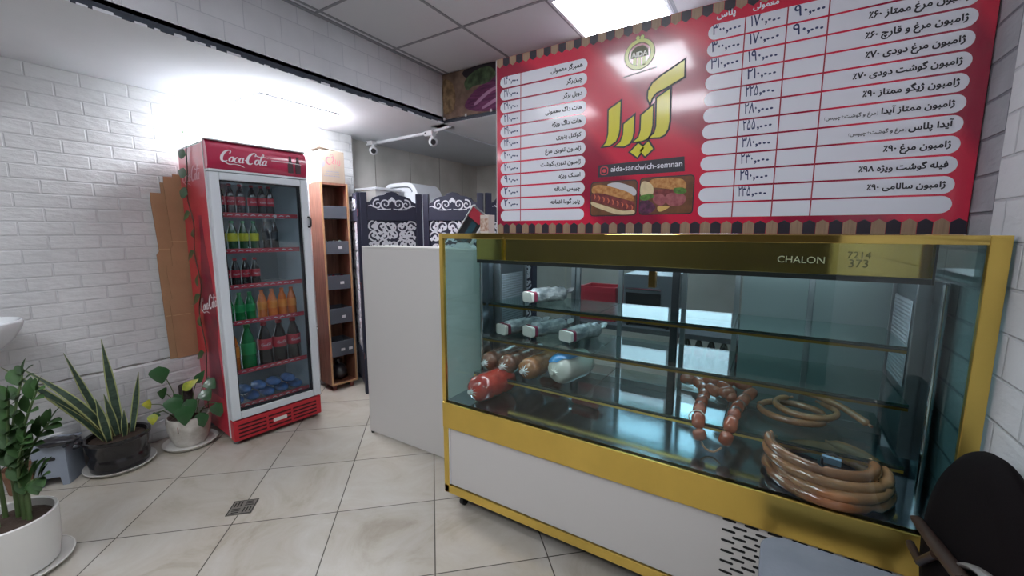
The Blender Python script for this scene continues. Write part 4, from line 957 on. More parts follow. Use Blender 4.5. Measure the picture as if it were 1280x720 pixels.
# snake plant
sx_, sy_ = -3.245, .735
saucer(sx_, sy_, .165, 'white saucer under the squat black pot by the wall')
sp_ = thing('snake_plant', 'snake plant with long striped leaves in a squat black pot by the wall', 'potted plant', (sx_, sy_, .0105))
MB().lathe([(.115,.0105),(.135,.02),(.140,.06),(.132,.085),(.128,.10),(.139,.13),(.146,.178),(.153,.185),(.153,.20),(.143,.203),(.134,.198),(.130,.175),(.001,.175)], (sx_,sy_,0), 40).build('pot', M_black, sp_, smooth=40)
MB().lathe([(.129,.176),(.08,.19),(.001,.193)], (sx_,sy_,0), 24).build('soil', M_soil, sp_, smooth=60)
for (bx, by), tip, w, sag in [((-.01,-.05),(-3.23,.345,.725),.026,.05),((.02,-.03),(-3.20,.40,.715),.026,.10),((-.03,-.02),(-3.29,.575,.73),.022,-.03),((.0,.02),(-3.26,.725,.78),.027,-.02),((.02,.06),(-3.22,.86,.55),.02,-.05),((.03,-.06),(-3.19,.475,.53),.018,.06),((.06,-.05),(-3.15,.645,.47),.024,.02),((.01,.0),(-3.24,.70,.46),.022,.0),((.05,.02),(-3.17,.76,.36),.018,.03)]:
    q = MB(); leaf(q, (sx_+bx, sy_+by, .185), tip, w*.85, (.5,-.1,.6), sag, 'strap', 14, .35, mi=True); q.build('leaf', [M_snk, M_snm], sp_, smooth=60, solid=.002)
# pothos with a trailing vine up the cooler
px_, py_ = -3.195, 1.075
saucer(px_, py_, .15, 'white saucer under the speckled white pot beside the red cooler')
po = thing('pothos_plant', 'pothos in a stained white pot with a vine climbing the red cooler side', 'potted plant', (px_, py_, .0105))
MB().lathe([(.07,.0105),(.085,.014),(.105,.06),(.118,.12),(.122,.17),(.116,.20),(.110,.202),(.107,.195),(.112,.165),(.001,.165)], (px_,py_,0), 36).build('pot', mat('stained_white_pot', '#cfccc4', .35, col2='#a59f95', vscale=14), po, smooth=40)
MB().lathe([(.108,.166),(.06,.182),(.001,.185)], (px_,py_,0), 24).build('soil', M_soil, po, smooth=60)
MB().tube(crom([(px_-.03,py_+.01,.17),(px_-.032,py_+.01,.28),(px_-.03,py_+.012,.395)],5), .037, 14).build('moss_pole', mat('moss_pole_brown', '#3b3230', .95, bump=.8, bscale=70), po, smooth=50)
MB().prism(rrect(-.008,.008,-.022,.022,.004), .003, Matrix.Translation((px_+.078,py_-.085,.145)) @ Matrix.Rotation(radians(-40),4,'Z') @ Matrix.Rotation(radians(90),4,'X')).build('pot_mark', M_dkred, po)
pl = [((px_-.02,py_-.02,.20),(-3.21,.955,.56),(-3.20,.96,.445),.055,0),((px_,py_-.03,.2),(-3.15,.99,.36),(-3.12,.985,.25),.055,0),((px_+.02,py_-.03,.2),(-3.10,1.03,.30),(-3.09,1.015,.17),.055,0),((px_+.05,py_,.2),(-3.08,1.10,.23),(-3.065,1.105,.13),.045,0),((px_+.06,py_+.03,.2),(-3.06,1.19,.27),(-3.05,1.20,.17),.048,0),
      ((px_-.05,py_-.05,.2),(-3.21,.90,.33),(-3.19,.845,.35),.032,1),((px_-.05,py_-.06,.19),(-3.20,.90,.27),(-3.185,.885,.205),.030,1),((px_-.03,py_-.01,.2),(-3.17,1.05,.38),(-3.13,1.13,.44),.03,1),((px_-.04,py_-.03,.2),(-3.22,.98,.37),(-3.20,.93,.40),.04,0),((px_,py_+.02,.2),(-3.15,1.12,.41),(-3.12,1.165,.49),.03,0),((px_-.05,py_-.02,.2),(-3.22,.93,.26),(-3.21,.90,.24),.025,0),((px_,py_+.03,.2),(-3.12,1.14,.36),(-3.07,1.16,.29),.045,0),((px_+.02,py_+.04,.2),(-3.13,1.17,.42),(-3.08,1.20,.36),.042,0),((px_-.02,py_,.2),(-3.16,1.0,.33),(-3.12,1.03,.36),.04,0),((px_+.03,py_-.01,.2),(-3.11,1.05,.33),(-3.08,1.07,.24),.045,0)]
for k, (b, j, tip, w, ye) in enumerate(pl):
    MB().tube(crom([b, (Vector(b)+Vector(j))/2+Vector((0,0,.03)), j], 6), .0028, 6).build('stem', M_stem, po, smooth=60)
    q = MB(); leaf(q, j, tip, w, (.75,-.5,.45), .06, 'heart', 9, .12); q.build('leaf', M_pothy if ye else M_poth, po, smooth=60)
# vine runs up the outside of the cooler's left flank (its local y axis runs to the back)
vp = [(-.035,.30,.20),(-.02,.33,.40),(-.014,.30,.62),(-.014,.36,.85),(-.014,.27,1.05),(-.014,.33,1.25),(-.014,.29,1.45),(-.014,.36,1.62),(-.014,.31,1.78),(-.012,.30,1.90),(-.012,.27,1.985)]
VC = [FM @ p for p in crom(vp, 8)]; VC = crom([(px_+.03,py_+.05,.19),(px_+.07,py_+.06,.24)],4)[:-1]+VC
MB().tube(VC, .0035, 6).build('vine', mat('brown_vine', '#4a3a30', .7), po, smooth=60)
for k, (yy, z, dy, dz, w, ye) in enumerate([(.30,.42,-.05,-.08,.04,0),(.34,.58,.09,-.06,.03,0),(.35,.84,-.07,-.07,.034,0),(.30,.98,.09,-.08,.036,0),(.30,1.12,-.05,-.085,.034,0),(.33,1.27,.07,-.07,.034,0),(.30,1.42,-.06,-.06,.03,0),(.33,1.52,.08,-.05,.034,0),(.34,1.64,.09,.02,.04,0),(.32,1.76,.09,.03,.036,0),(.30,1.88,.08,.02,.034,0),(.27,1.985,-.03,.06,.032,1)]):
    b = FM @ Vector((-.016,yy,z)); e = FM @ Vector((-.035,yy+dy,z+dz)); q = MB(); leaf(q, b, e, w, tuple((FM.to_3x3() @ Vector((-1,0,.2)))), .05, 'heart', 9, .12)
    q.build('vine_leaf', mat('bright_leaf', '#5f9a4a', .4) if ye else M_poth, po, smooth=60)

# ------------------------------------------------------------------ crate, bag, basin, drain
ct = thing('plastic_crate', 'grey plastic step crate with a cut-out front beside the squat black pot', 'crate', (-3.31,.475,0))
CM = Matrix.Translation((-3.318,.401,0)) @ Matrix.Rotation(atan2(.515-.401, -3.231+3.318), 4, 'Z')
M_crate = mat('grey_blue_plastic', '#8d96a3', .45, var=.08, vscale=10)
q = MB(); q.prism([(0,0),(.03,0),(.04,.05),(.105,.05),(.112,0),(.143,0),(.143,.212),(.130,.225),(.013,.225),(0,.212)], .008, CM @ Matrix(((1,0,0,0),(0,0,1,0),(0,1,0,0),(0,0,0,1))))
q.build('front_panel', M_crate, ct, bevel=.002)
q = MB(); q.b2(0,.008,.009,.15,0,.215,0,CM); q.build('side_panel', M_crate, ct, bevel=.002)
q = MB(); q.b2(.135,.143,.009,.15,0,.215,0,CM); q.build('side_panel', M_crate, ct, bevel=.002)
q = MB(); q.b2(-.004,.147,-.004,.155,.2255,.234,0,CM); q.build('step_top', M_crate, ct, bevel=.003)
q = MB(); q.prism(rrect(.045,.098,.15,.17,.008), .0012, CM @ Matrix(((1,0,0,0),(0,0,-1,-.0002),(0,1,0,0),(0,0,0,1)))); q.build('grip_hole', M_bplas, ct)
bg = thing('plastic_bag', 'crumpled black plastic bag draped over the grey crate', 'bag', (-3.27,.49,.235))
o = MB().ball((0,0,0), (.085,.045,.022), 20, 12, CM.to_3x3().to_4x4()).build('crumpled_film', mat('black_bag_film', '#232329', .3, coat=.5), None, smooth=50); o.parent = bg; o.location = (.02,.0,.024); crinkle(o, .02)
q = MB(); q.tube(crom([(.145,.03,.255),(.17,.02,.262),(.19,.015,.235),(.185,.012,.20)],6), [.02+.006*sin(i*2.1) for i in range(19)], 10, flat=.5); q.v = [tuple(CM @ Vector(p)) for p in q.v]; q.build('hanging_end', mat('black_bag_film'), bg, smooth=50)
q = MB(); leaf(q, tuple(CM @ Vector((.02,.05,.262))), tuple(CM @ Vector((.12,.06,.285))), .022, (0,0,1), .1, 'oval', 8, -.2); o = q.build('paper_sheet', mat('glossy_leaflet', '#d6d8d8', .25, coat=.4), None, smooth=50, solid=.001)
tag(o, 'glossy white leaflet lying on the black bag on the crate', 'leaflet')
tp_ = thing('clay_pot', 'small tilted brown clay pot behind the white pot at lower left', 'pot', (-3.36,.36,0))
MB().lathe([(.035,.0),(.05,.004),(.062,.11),(.068,.112),(.068,.14),(.060,.14),(.055,.115),(.045,.015),(.001,.013)], n=24).build('pot_body', mat('terracotta', '#84614a', .8, var=.2, vscale=20), tp_, smooth=40, world=False)
MB().lathe([(.055,.11),(.03,.122),(.001,.124)], n=18).build('dry_soil', M_soil, tp_, smooth=50, world=False)
wbn = thing('wash_basin', 'white wash basin with a rounded rim at the left edge', 'basin', (-3.30,.20,.80))
MB().lathe([(.05,.78),(.10,.79),(.17,.86),(.20,.915),(.208,.935),(.208,.95),(.200,.957),(.188,.950),(.17,.90),(.08,.83),(.001,.825)], (-3.27,.24,0), 36, sx=.9).build('bowl', mat('white_ceramic', '#d3d6d8', .2, coat=.5), wbn, smooth=40)
MB().b2(-3.478,-3.40,.10,.38,.86,.945).build('wall_mount', mat('white_ceramic'), wbn, bevel=.01)
MB().tube([(-3.27,.24,.78),(-3.27,.24,.62),(-3.33,.24,.58),(-3.475,.24,.58)], .018, 12).build('drain_pipe', M_wtrim, wbn, smooth=50)
dr = thing('floor_drain', 'square dark metal drain grate with a slotted pattern in the tiled floor', 'drain', (-2.2,.924,0))
DM = Matrix.Translation((-2.2,.924,0)) @ Matrix.Rotation(radians(45), 4, 'Z')
MB().b2(-.058,.058,-.058,.058,.0003,.003,0,DM).build('plate', mat('worn_metal_plate', '#77736b', .5, .4), dr)
q = MB()
for k in range(4):
    R = DM @ Matrix.Rotation(pi/2*k,4,'Z')
    for i in range(3): q.b2(.006,.046-.004*i,.006+.014*i+.004,.012+.014*i+.004,.0031,.0038,0,R)
q.b2(-.058,.058,.052,.056,.0031,.0036,0,DM); q.b2(-.058,.058,-.056,-.052,.0031,.0036,0,DM); q.b2(.052,.056,-.052,.052,.0031,.0036,0,DM); q.b2(-.056,-.052,-.052,.052,.0031,.0036,0,DM)
q.build('slots', mat('drain_dark', '#211f1d', .8), dr)

# ------------------------------------------------------------------ narrow wooden bin cabinet and box on it
SA = radians(79); cb = thing('bin_cabinet', 'narrow tall brown wooden cabinet with grey bins beside the cooler', 'cabinet', (-3.178,2.12,0), SA)
SMx = basis(cb); M_wood = mat('brown_wood_laminate', '#8a5f4a', .5, col2='#6d4737', vscale=9, aniso=(6,6,.5)); M_edge = mat('light_wood_edge', '#b08a63', .6); M_bin = mat('dark_grey_bin', '#50565e', .5)
SW, SD, SHH = .235, .232, 1.80
def Q(mb, n_, m, parent=cb, **k): return mb.build(n_, m, parent, world=False, **k)
Q(MB().b2(0,.016,.002,SD,.05,SHH),'side_panel',M_wood); Q(MB().b2(SW-.016,SW,.002,SD,.05,SHH),'side_panel',M_wood)
Q(MB().b2(.016,SW-.016,SD-.012,SD,.05,SHH),'back_panel',M_wood); Q(MB().b2(.016,SW-.016,.002,SD-.012,SHH-.016,SHH),'top_panel',M_wood); Q(MB().b2(.016,SW-.016,.002,SD-.012,.05,.066),'bottom_panel',M_wood)
for x in (0, SW-.016): Q(MB().b2(x,x+.016,0,.0018,.05,SHH),'edge_band',M_edge)
Q(MB().b2(.016,SW-.016,0,.0018,.05,.066),'edge_band',M_edge)
for x in (.04, SW-.04):
    for y in (.04, SD-.04): Q(MB().cyl((x,y,0),(x,y,.05),.015,.02,12),'foot',mat('reddish_foot','#7a4038',.5),smooth=40)
bins = [(1.505,1.61),(1.205,1.315),(.90,1.02),(.60,.735),(.305,.44)]
for i, (za, zb_) in enumerate(bins):
    q = MB(); q.b2(.0165,SW-.0165,.004,.010,za,zb_); q.b2(.0165,.022,.010,SD-.02,za,zb_+.12 if i else zb_); q.b2(SW-.022,SW-.0165,.010,SD-.02,za,zb_); q.b2(.022,SW-.022,.010,SD-.02,za,za+.006); q.b2(.022,SW-.022,SD-.026,SD-.02,za+.006,zb_)
    b_ = Q(q,'bin',M_bin,bevel=.002)
    if i:
        for x in ((.10,.17) if i == 4 else (.125,)): Q(MB().b2(x,x+.034,.0025,.0038,za+.045,za+.068),'price_label',M_wtrim,b_)
nrow = {1: ('dark green crumpled packet', '#2e4034', 3), 2: ('glossy dark red packet','#7a1f38', 6), 3: ('dark maroon packet','#4f1d33', 6), 4: ('black packet','#26262c', 3)}
for bi, (desc, colr, cnt) in nrow.items():
    for k in range(cnt):
        x = .022+(k%3)*.06+.010*(k//3); y = .05+.06*(k//3); z = bins[bi][0]+.0075
        o = MB().ball((0,0,0),(.026,.022,.04 if bi == 4 else .055),12,8).build('snack_packet', mat('packet_'+colr[1:], colr, .25, var=.4, vscale=40, coat=.4), None, smooth=50)
        o.location = SMx @ Vector((x+.03,y,z+.058)); o.rotation_euler = (random.uniform(-.3,.3),random.uniform(-.3,.3),SA); crinkle(o,.012)
        tag(o, f'{desc} standing in the {["","second","third","fourth","fifth"][bi]} grey bin from the top of the cabinet', 'packet', f'packets in bin {bi+1} of the cabinet')
o = thing('black_bag', 'black bag lying in the bottom compartment of the wooden cabinet', 'bag', SMx @ Vector((.117,.115,.067)), SA)
o2 = MB().ball((0,0,.075),(.07,.08,.075),16,10).build('bag_body', mat('black_bag_film'), o, smooth=50, world=False); crinkle(o2,.02)
MB().tube([(0,0,.14),(.005,0,.16),(.0,.01,.175)],[.02,.012,.028],10).build('knot', mat('black_bag_film'), o, smooth=50, world=False)
# carton on the cabinet
bx = thing('carton', 'printed brown cardboard carton with open flap on top of the wooden cabinet', 'box', SMx @ Vector((.012,0.004,1.8005)), SA)
bm_ = MB().b2(.006,.205,.0,.222,0,.262); M_box = mat('printed_carton', '#8d7f70', .75, var=.08, vscale=8)
bm_.build('carton_body', M_box, bx, world=False, bevel=.002)
MB().b2(.003,.0058,.004,.218,.012,.256).build('green_side', mat('pale_green_print','#9ad0b8',.5), bx, world=False)
q = MB(); q.box((.09,.12,.275),(.17,.22,.006),(.0,.16,.0)); q.build('open_flap', mat('grey_flap','#8f877f',.8), bx, world=False)
BM = Matrix(((1,0,0,0),(0,0,-1,-.0002),(0,1,0,0),(0,0,0,1)))
q = MB(); ribbon(q,[(.085,.205),(.062,.205),(.052,.175),(.07,.150),(.09,.155)],[.004,.007,.010,.008,.004],BM); ribbon(q,[(.095,.205),(.112,.215),(.112,.185),(.100,.165),(.12,.155)],[.004,.007,.006,.006,.004],BM); ribbon(q,[(.13,.195),(.132,.155)],[.005,.004],BM); ribbon(q,[(.148,.19),(.146,.155),(.165,.155),(.166,.192)],[.004,.005,.005,.004],BM); ribbon(q,[(.085,.215),(.095,.235),(.115,.225)],[.003,.006,.003],BM); ribbon(q,[(.116,.145),(.118,.115)],[.006,.003],BM)
q.build('red_emblem', mat('carton_red','#a3485a',.6), bx, world=False)
q = MB(); q.prism([(p.x,p.y) for p in crom([(.012,.12,0),(.035,.135,0),(.04,.165,0),(.022,.18,0),(.01,.165,0)],5,True)],.0006,BM); q.build('grey_blot', mat('carton_grey','#7d7c86',.7), bx, world=False)
q = MB()
for r in range(3):
    for k in range(9+r): q.b2(.05+.012*k-.01*r,.058+.012*k-.01*r,-.0008,-.0002,.088-.018*r,.094-.018*r+(k%2)*.002)
q.build('small_print', mat('carton_print','#6f7283',.7), bx, world=False)

# ------------------------------------------------------------------ folding screen with scrollwork
M_scr = mat('dark_painted_wood', '#23263a', .45, bump=.03, bscale=30); M_scroll = mat('white_scrollwork', '#d4d6dc', .5)
scn = thing('folding_screen', 'dark navy folding screen with white scrollwork panels behind the white counter board', 'folding screen', (-2.59,2.69,0))
def spiral(cx, cy, r, turns, a0, dirn, n=26):
    return [(cx+r*(1-.82*i/n)*cos(a0+dirn*turns*2*pi*i/n), cy+r*(1-.82*i/n)*sin(a0+dirn*turns*2*pi*i/n)) for i in range(n+1)]
def flat_stroke(mb, pts, w0, w1, M, h, depth=.004):
    n = len(pts)-1; vs = []
    for i, p in enumerate(pts):
        a = Vector(pts[max(i-1,0)]); b = Vector(pts[min(i+1,n)]); d = b-a; d = d.normalized() if d.length > 1e-9 else Vector((1,0)); w = w0+(w1-w0)*i/n; q = Vector((-d.y,d.x))*w/2
        vs += [(p[0]+q.x,p[1]+q.y,h+depth),(p[0]-q.x,p[1]-q.y,h+depth),(p[0]-q.x,p[1]-q.y,h),(p[0]+q.x,p[1]+q.y,h)]
    fs = [(4*i+j,4*i+(j+1)%4,4*i+4+(j+1)%4,4*i+4+j) for i in range(n) for j in range(4)]+[(3,2,1,0),(4*n,4*n+1,4*n+2,4*n+3)]
    mb.add(vs, [f[::-1] for f in fs], 0, M)
def screen_panel(A, B, seed, full=True):
    A, B = Vector(A), Vector(B); d = (B-A); w = d.length; u = d.normalized(); nrm = Vector((u.y,-u.x))         # faces the shop
    M = Matrix(((u.x,0,nrm.x,A.x),(u.y,0,nrm.y,A.y),(0,1,0,0),(0,0,0,1)))
    p = bpy.data.objects.new('panel', None); COL.objects.link(p); p.parent = scn; p.location = A.to_3d()-scn.location
    st = .052; zt, zb = 1.60, .36
    for x in (.004, w-.004-st): MB().b2(x,x+st,0,1.715,-.014,.014,0,M).build('stile', M_scr, p, bevel=.002)
    MB().b2(.004+st,w-.004-st,.30,.36,-.013,.013,0,M).build('lower_rail', M_scr, p); MB().b2(.004+st,w-.004-st,1.49,1.56,-.013,.013,0,M).build('upper_rail', M_scr, p)
    MB().b2(.004+st,w-.004-st,.06,.30,-.008,.008,0,M).build('lower_board', M_scr, p)
    MB().b2(.004+st,w-.004-st,.36,1.49,-.009,-.002,0,M).build('backing_board', M_scr, p)
    xa, xb = .004+st, w-.004-st; xm = (xa+xb)/2; hw = (xb-xa)/2
    cr = [(xa,1.56),(xb,1.56),(xb,1.635),(xm+hw*.86,1.645),(xm+hw*.76,1.672),(xm+hw*.55,1.690),(xm+hw*.30,1.700),(xm+hw*.2,1.718),(xm,1.728),(xm-hw*.2,1.718),(xm-hw*.30,1.700),(xm-hw*.55,1.690),(xm-hw*.76,1.672),(xm-hw*.86,1.645),(xa,1.635)]
    MB().prism(cr, .018, M @ Matrix.Translation((0,0,-.009))).build('carved_crest', M_scr, p, bevel=.002)
    q = MB()
    for s in (1,-1):
        flat_stroke(q, spiral(xm+s*hw*.26,1.625,.045,1.3,-pi/2 if s>0 else -pi/2,s),.012,.007,M,.009,.003); flat_stroke(q, spiral(xm+s*hw*.58,1.620,.042,1.3,pi*.6 if s>0 else pi*.4,-s),.012,.006,M,.009,.003)
        flat_stroke(q, [(xm+s*hw*.70,1.60),(xm+s*hw*.85,1.612),(xm+s*hw*.97,1.605)],.016,.003,M,.009,.003); flat_stroke(q, [(xm+s*.01,1.585),(xm+s*hw*.3,1.578),(xm+s*hw*.6,1.582)],.006,.008,M,.009,.003)
    for c, r in (((xm,1.665),.014),((xm-.018,1.65),.012),((xm+.018,1.65),.012)): q.prism([(c[0]+r*cos(t*pi/6),c[1]+r*1.2*sin(t*pi/6)) for t in range(12)],.003,M @ Matrix.Translation((0,0,.009)))
    q.build('crest_scrollwork', M_scroll, p)
    q = MB(); rnd = random.Random(seed); nx = 5; cw = (xb-xa)/nx; nr = int((1.49-.36)/cw); ch = (1.49-.36)/nr
    for r in range(nr):
        for c in range(nx):
            sg = 1 if (r+c) % 2 else -1; R_ = cw*.60; cx = min(max(xa+cw*(c+.5)+rnd.uniform(-.008,.008),xa+R_),xb-R_); cy = min(max(.36+ch*(r+.5)+rnd.uniform(-.008,.008),.362+R_),1.488-R_); a0 = rnd.choice([0,.5,1,1.5])*pi+rnd.uniform(-.3,.3)
            sp = spiral(cx,cy,R_,1.25,a0,sg); flat_stroke(q, sp,.012,.009,M,-.001,.004)
            e = sp[-1]; q.prism([(e[0]+.013*cos(t*pi/5),e[1]+.013*sin(t*pi/5)) for t in range(10)],.0045,M @ Matrix.Translation((0,0,-.001)))
            for k in (.18,.42,.66):
                i = int(k*26); b = Vector(sp[i]); t = Vector(sp[i+1])-b; nn_ = Vector((t.y,-t.x)).normalized()*sg*(1 if k != .42 else -1); t.normalize()
                tip = b+nn_*R_*.62+t*R_*.62; m1 = b+nn_*R_*.50+t*R_*.05; m2 = b+nn_*R_*.06+t*R_*.55
                for X in (tip,m1,m2): X.x = min(max(X.x,xa),xb); X.y = min(max(X.y,.362),1.488)
                q.prism([(b.x,b.y),(m1.x,m1.y),(tip.x,tip.y),(m2.x,m2.y)],.004,M @ Matrix.Translation((0,0,-.001)))
    for k in range(5):
        x = xa+(xb-xa)*(k+.5)/5; flat_stroke(q,[(x,.362),(x+.012,.40)],.010,.008,M,-.001,.004)
    q.build('scrollwork', M_scroll, p)
    return p
screen_panel((-3.33,2.52),(-2.875,2.25),3); screen_panel((-2.868,2.255),(-2.595,2.69),5); screen_panel((-2.585,2.69),(-2.055,2.85),8); screen_panel((-2.045,2.855),(-1.80,3.31),11)
for x, y in ((-2.872,2.252),(-2.59,2.69),(-2.05,2.852)):
    for z in (.35,.95,1.55): MB().cyl((x,y-.016,z-.03),(x,y-.016,z+.03),.005,n=8).build('hinge', M_steel, scn, smooth=40)

# ------------------------------------------------------------------ white counter board beside the case and what stands on it
wb = thing('counter_front', 'plain white counter front board between the cooler and the display case', 'counter', (-1.83,1.81,0))
MB().b2(-2.302,-1.335,1.81,1.828,.012,1.285).build('front_board', M_white, wb, bevel=.0015)
MB().b2(-2.302,-1.335,1.81,2.02,1.2855,1.303).build('top_board', M_white, wb, bevel=.0015)
MB().b2(-2.300,-2.282,1.8285,2.01,0,1.285).build('side_board', M_white, wb); MB().b2(-1.36,-1.342,1.8285,2.01,0,1.285).build('side_board', M_white, wb)
for x in (-2.285,-1.35): MB().cyl((x,1.819,0),(x,1.819,.012),.012,n=10).build('foot', M_blk, wb)
dv_ = thing('card_terminal', 'tilted black terminal with red top band in a white stand on the counter', 'terminal', (-1.53,1.93,1.3035))
DMx = Matrix.Translation((-1.575,1.93,1.3035)) @ Matrix.Rotation(radians(38),4,'Y') @ Matrix.Rotation(radians(8),4,'Z')
q = MB(); q.b2(-.05,.05,-.012,.012,.028,.268,0,DMx); q.build('body', M_bplas, dv_, bevel=.006)
q = MB(); q.b2(-.048,.040,-.0135,-.0122,.20,.262,0,DMx); q.build('red_band', mat('terminal_red','#a83040',.35), dv_)
q = MB(); q.b2(-.010,.028,-.0135,-.0122,.05,.19,0,DMx); q.build('screen', mat('terminal_screen','#32505a',.15), dv_)
q = MB(); q.b2(-.058,-.0505,-.016,.016,.028,.27,0,DMx); q.b2(.0505,.06,-.016,.016,.028,.225,0,DMx); q.build('white_frame', M_wtrim, dv_, bevel=.003)
MB().prism([(-.05,.0),(.09,.0),(.075,.012),(.05,.03),(-.02,.03)], .05, Matrix(((1,0,0,-1.55),(0,0,-1,1.955),(0,1,0,1.3035),(0,0,0,1)))).build('stand', M_wtrim, dv_, bevel=.003)
cpk = thing('paper_carton', 'small white printed carton standing behind the right end of the screen', 'box', (-1.362,1.93,1.3035))
MB().b2(-1.395,-1.337,1.90,1.96,1.3035,1.49).build('carton_body', mat('white_carton','#cfc6bd',.6), cpk, bevel=.002)
MB().b2(-1.394,-1.338,1.8985,1.8998,1.4,1.47).build('printed_patch', mat('carton_brown_print','#a0705a',.6,col2='#d8c9b8',vscale=60), cpk)
MB().b2(-1.394,-1.338,1.8985,1.8998,1.3045,1.34).build('dark_band', M_bplas, cpk)

# ------------------------------------------------------------------ behind the screen
tk = thing('water_tank', 'white rounded tank top showing above the dark screen', 'tank', (-3.27,3.25,0))
o = MB(); o.prism([(p.x,p.y) for p in crom([(-.26,1.66,0),(-.25,1.78,0),(-.19,1.865,0),(-.1,1.885,0),(.1,1.885,0),(.19,1.86,0),(.25,1.77,0),(.26,1.66,0)],5)], .36, Matrix(((1,0,0,-3.27),(0,0,-1,3.43),(0,1,0,0),(0,0,0,1))))
o.build('tank_top', mat('white_tank_plastic','#d9dde2',.35), tk, bevel=.03, smooth=50)
MB().b2(-3.53,-3.01,3.07,3.43,.0,1.66).build('tank_base', mat('white_tank_plastic'), tk, bevel=.02)
MB().tube(crom([(-3.45,3.068,1.80),(-3.40,3.066,1.84),(-3.15,3.066,1.84),(-3.09,3.068,1.79)],5), .006, 6).build('seam', M_dsteel, tk, smooth=50)
wc = thing('white_cupboard', 'long white cupboard top behind the left half of the dark screen', 'cupboard', (-3.40,2.86,0))
MB().b2(-3.59,-3.22,2.72,3.02,.05,1.79).build('body', M_white, wc, bevel=.004); MB().b2(-3.595,-3.20,2.71,3.03,1.7905,1.815).build('top', M_frame, wc, bevel=.004); MB().b2(-3.58,-3.23,2.73,3.01,0,.05).build('plinth', M_bplas, wc)
def camera_(x, y, z, label):
    t = thing('security_camera', label, 'camera', (x, y, z))
    MB().b2(x-.05,x+.045,y-.03,y+.03,z-.045,z).build('mount_box', M_wtrim, t, bevel=.006)
    MB().cyl((x+.03,y,z-.04),(x+.04,y-.01,z-.075),.02,n=14).build('neck', M_wtrim, t, smooth=40)
    d = (Vector((0,0,1.2))-Vector((x,y,z))).normalized(); c = Vector((x+.045,y-.015,z-.10))
    MB().ball(c,.042,18,12).build('ball_head', M_wtrim, t, smooth=60)
    MB().cyl(c+d*.030,c+d*.0445,.026,.022,16).build('lens', M_bplas, t, smooth=40)
    MB().ball((x-.035,y-.0315,z-.02),(.008,.003,.008),8,6).build('screw_cap', M_bplas, t)
    MB().tube(crom([(x+.045,y+.01,z-.02),(x+.075,y,z-.03),(x+.085,y,z-.01),(x+.09,y+.01,z-.001)],5),.004,6).build('cable', M_wtrim, t, smooth=50)
camera_(-3.50,2.93,2.299,'white security camera on the ceiling by the white pillar, farther left of the two')
camera_(-2.70,2.93,2.299,'white security camera on the ceiling corner below the food photo panel')

# ------------------------------------------------------------------ kitchen seen through the case
wt = thing('steel_work_table', 'steel work table seen through the back of the display case', 'table', (-.5,3.1,0))
MB().b2(-1.35,.35,2.85,3.40,.70,.735).build('top', mat('grey_laminate_top','#4c5155',.7), wt, bevel=.003); MB().b2(-1.32,.32,2.88,3.37,.48,.50).build('lower_shelf', M_steel, wt)
for x in (-1.31,.31):
    for y in (2.89,3.36): MB().b2(x-.02,x+.02,y-.02,y+.02,0,.70).build('leg', M_steel, wt)
ov = thing('oven', 'grey countertop oven with dark window behind the case', 'oven', (-.72,3.1,.7355))
MB().b2(-.88,-.53,2.92,3.3,.75,1.10).build('body', mat('oven_grey','#8d9499',.35,.5), ov, bevel=.006); MB().b2(-.86,-.62,2.914,2.919,.80,.97).build('window', M_bplas, ov); MB().tube([(-.86,2.90,1.0),(-.62,2.90,1.0)],.008,8).build('handle', M_steel, ov)
for x in (-.84,-.57): MB().cyl((x,2.915,.7355),(x,2.915,.75),.012,n=8).build('foot', M_blk, ov)
kr = thing('red_crate', 'red plastic crate with packets on the table behind the case', 'crate', (-1.08,3.05,.7355))
q = MB(); q.b2(-1.22,-.94,2.94,2.952,.7355,.99); q.b2(-1.22,-.94,3.148,3.16,.7355,.99); q.b2(-1.22,-1.208,2.952,3.148,.7355,.99); q.b2(-.952,-.94,2.952,3.148,.7355,.99); q.b2(-1.208,-.952,2.952,3.148,.7355,.75)
q.build('tub', mat('crate_red','#b52a3c',.4), kr, bevel=.003)
for z in (.80,.87,.94): MB().b2(-1.20,-.96,2.936,2.9398,z,z+.012).build('rib', mat('crate_red'), kr)
M_BT = Matrix()
for i in range(7):  # row added in place of a mirror reflection of the cooler bottles
    x = -.44+.075*i; h, r = .205, .03; t = thing('drink_bottle', f'{["leftmost","second from left","third from left","middle","third from right","second from right","rightmost"][i]} red labelled bottle on the lower shelf of the steel table', 'bottle', (x,2.95,.5005), 0, 'bottles under the steel table')
    MB().lathe([(r*.8,0),(r*.98,.01),(r,.05),(r*.95,h*.45),(r*.93,h*.62),(r*.7,h*.76),(r*.42,h*.87),(r*.36,h*.93)],n=14).build('bottle_body',M_cola,t,smooth=50,world=False)
    MB().lathe([(r*1.0,h*.36),(r*1.02,h*.37),(r*1.02,h*.6),(r*.97,h*.61)],n=14).build('label_band',M_lab,t,smooth=40,world=False); MB().lathe([(r*.40,h*.925),(r*.44,h*.93),(r*.44,h*.985),(r*.38,h)],n=12).build('cap',M_redcap,t,smooth=40,world=False)

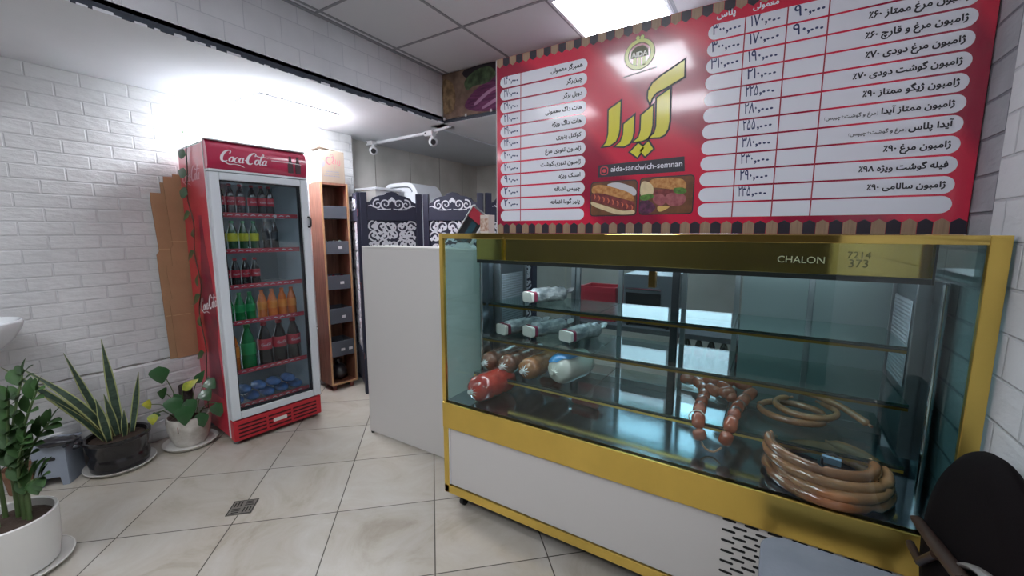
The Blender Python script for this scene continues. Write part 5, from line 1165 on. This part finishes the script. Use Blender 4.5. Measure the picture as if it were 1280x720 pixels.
# ------------------------------------------------------------------ chair at the lower right
chx = thing('round_back_chair', 'dark chair with a round padded back and grey seat at lower right', 'chair', (.22,1.20,0))
M_velvet = mat('black_brown_upholstery', '#0b0608', .8, bump=.05, bscale=200, spec=.1); M_seat = mat('grey_blue_upholstery', '#828791', .8, bump=.1, bscale=150, var=.12, vscale=14); M_brown = mat('dark_brown_frame', '#3a2a22', .4); M_alloy = mat('brushed_light_metal', '#b9b6b2', .3, .6)
q = MB(); so = [(.03,.98),(.03,1.42),(.395,1.45),(.395,.97)]
q.prism(rrect(.035,.40,.96,1.395,.07,8), .055, Matrix.Translation((0,0,.43))); q.build('seat', M_seat, chx, bevel=.018, smooth=50)
MB().prism(rrect(.05,.385,.98,1.375,.05,6), .018, Matrix.Translation((0,0,.411))).build('seat_base', M_brown, chx)
BK = Matrix.Translation((.415,1.195,.685)) @ Matrix.Rotation(radians(5),4,'Y') @ Matrix.Diagonal((1,1.04,1.04,1))
q = MB(); q.lathe([(.001,-.028),(.17,-.028),(.215,-.022),(.236,-.008),(.240,.0),(.236,.010),(.21,.024),(.16,.03),(.001,.032)],n=48,M=BK @ Matrix.Rotation(radians(90),4,'Y')); q.build('backrest', M_velvet, chx, smooth=60)
for y in (1.36,1.03):
    MB().tube(crom([(.385,y,.42),(.412,y-.0,.50),(.425,y*.6+1.2*.4,.58),(.435,y*.45+1.2*.55,.63)],6),.016,10,flat=.6).build('back_support', M_brown, chx, smooth=50)
MB().tube([(.372,1.40,.655),(.366,1.24,.692),(.360,1.06,.735)],[.013,.016,.016],10,flat=.7).build('front_rail', M_brown, chx, smooth=50)
MB().tube([(.366,1.395,.585),(.362,1.30,.60),(.372,1.25,.66)],.010,8).build('rail_stay', M_brown, chx, smooth=50)
MB().tube(crom([(.378,1.16,.70),(.376,1.10,.745),(.374,1.04,.775),(.372,.98,.79)],6),.012,10,flat=.5).build('metal_strip', M_alloy, chx, smooth=50)
rim = [BK @ Vector((-.031,.20*cos(a),.20*sin(a))) for a in [radians(d) for d in range(185,296,6)]]
MB().tube(rim,.007,8).build('metal_rim', M_alloy, chx, smooth=50)
for x, y in ((.07,1.01),(.07,1.345),(.37,1.01),(.37,1.345)): MB().tube([(x,y,.411),(x+(x-.22)*.15,y+(y-1.2)*.12,0)],[.014,.010],10).build('leg', M_brown, chx, smooth=50)
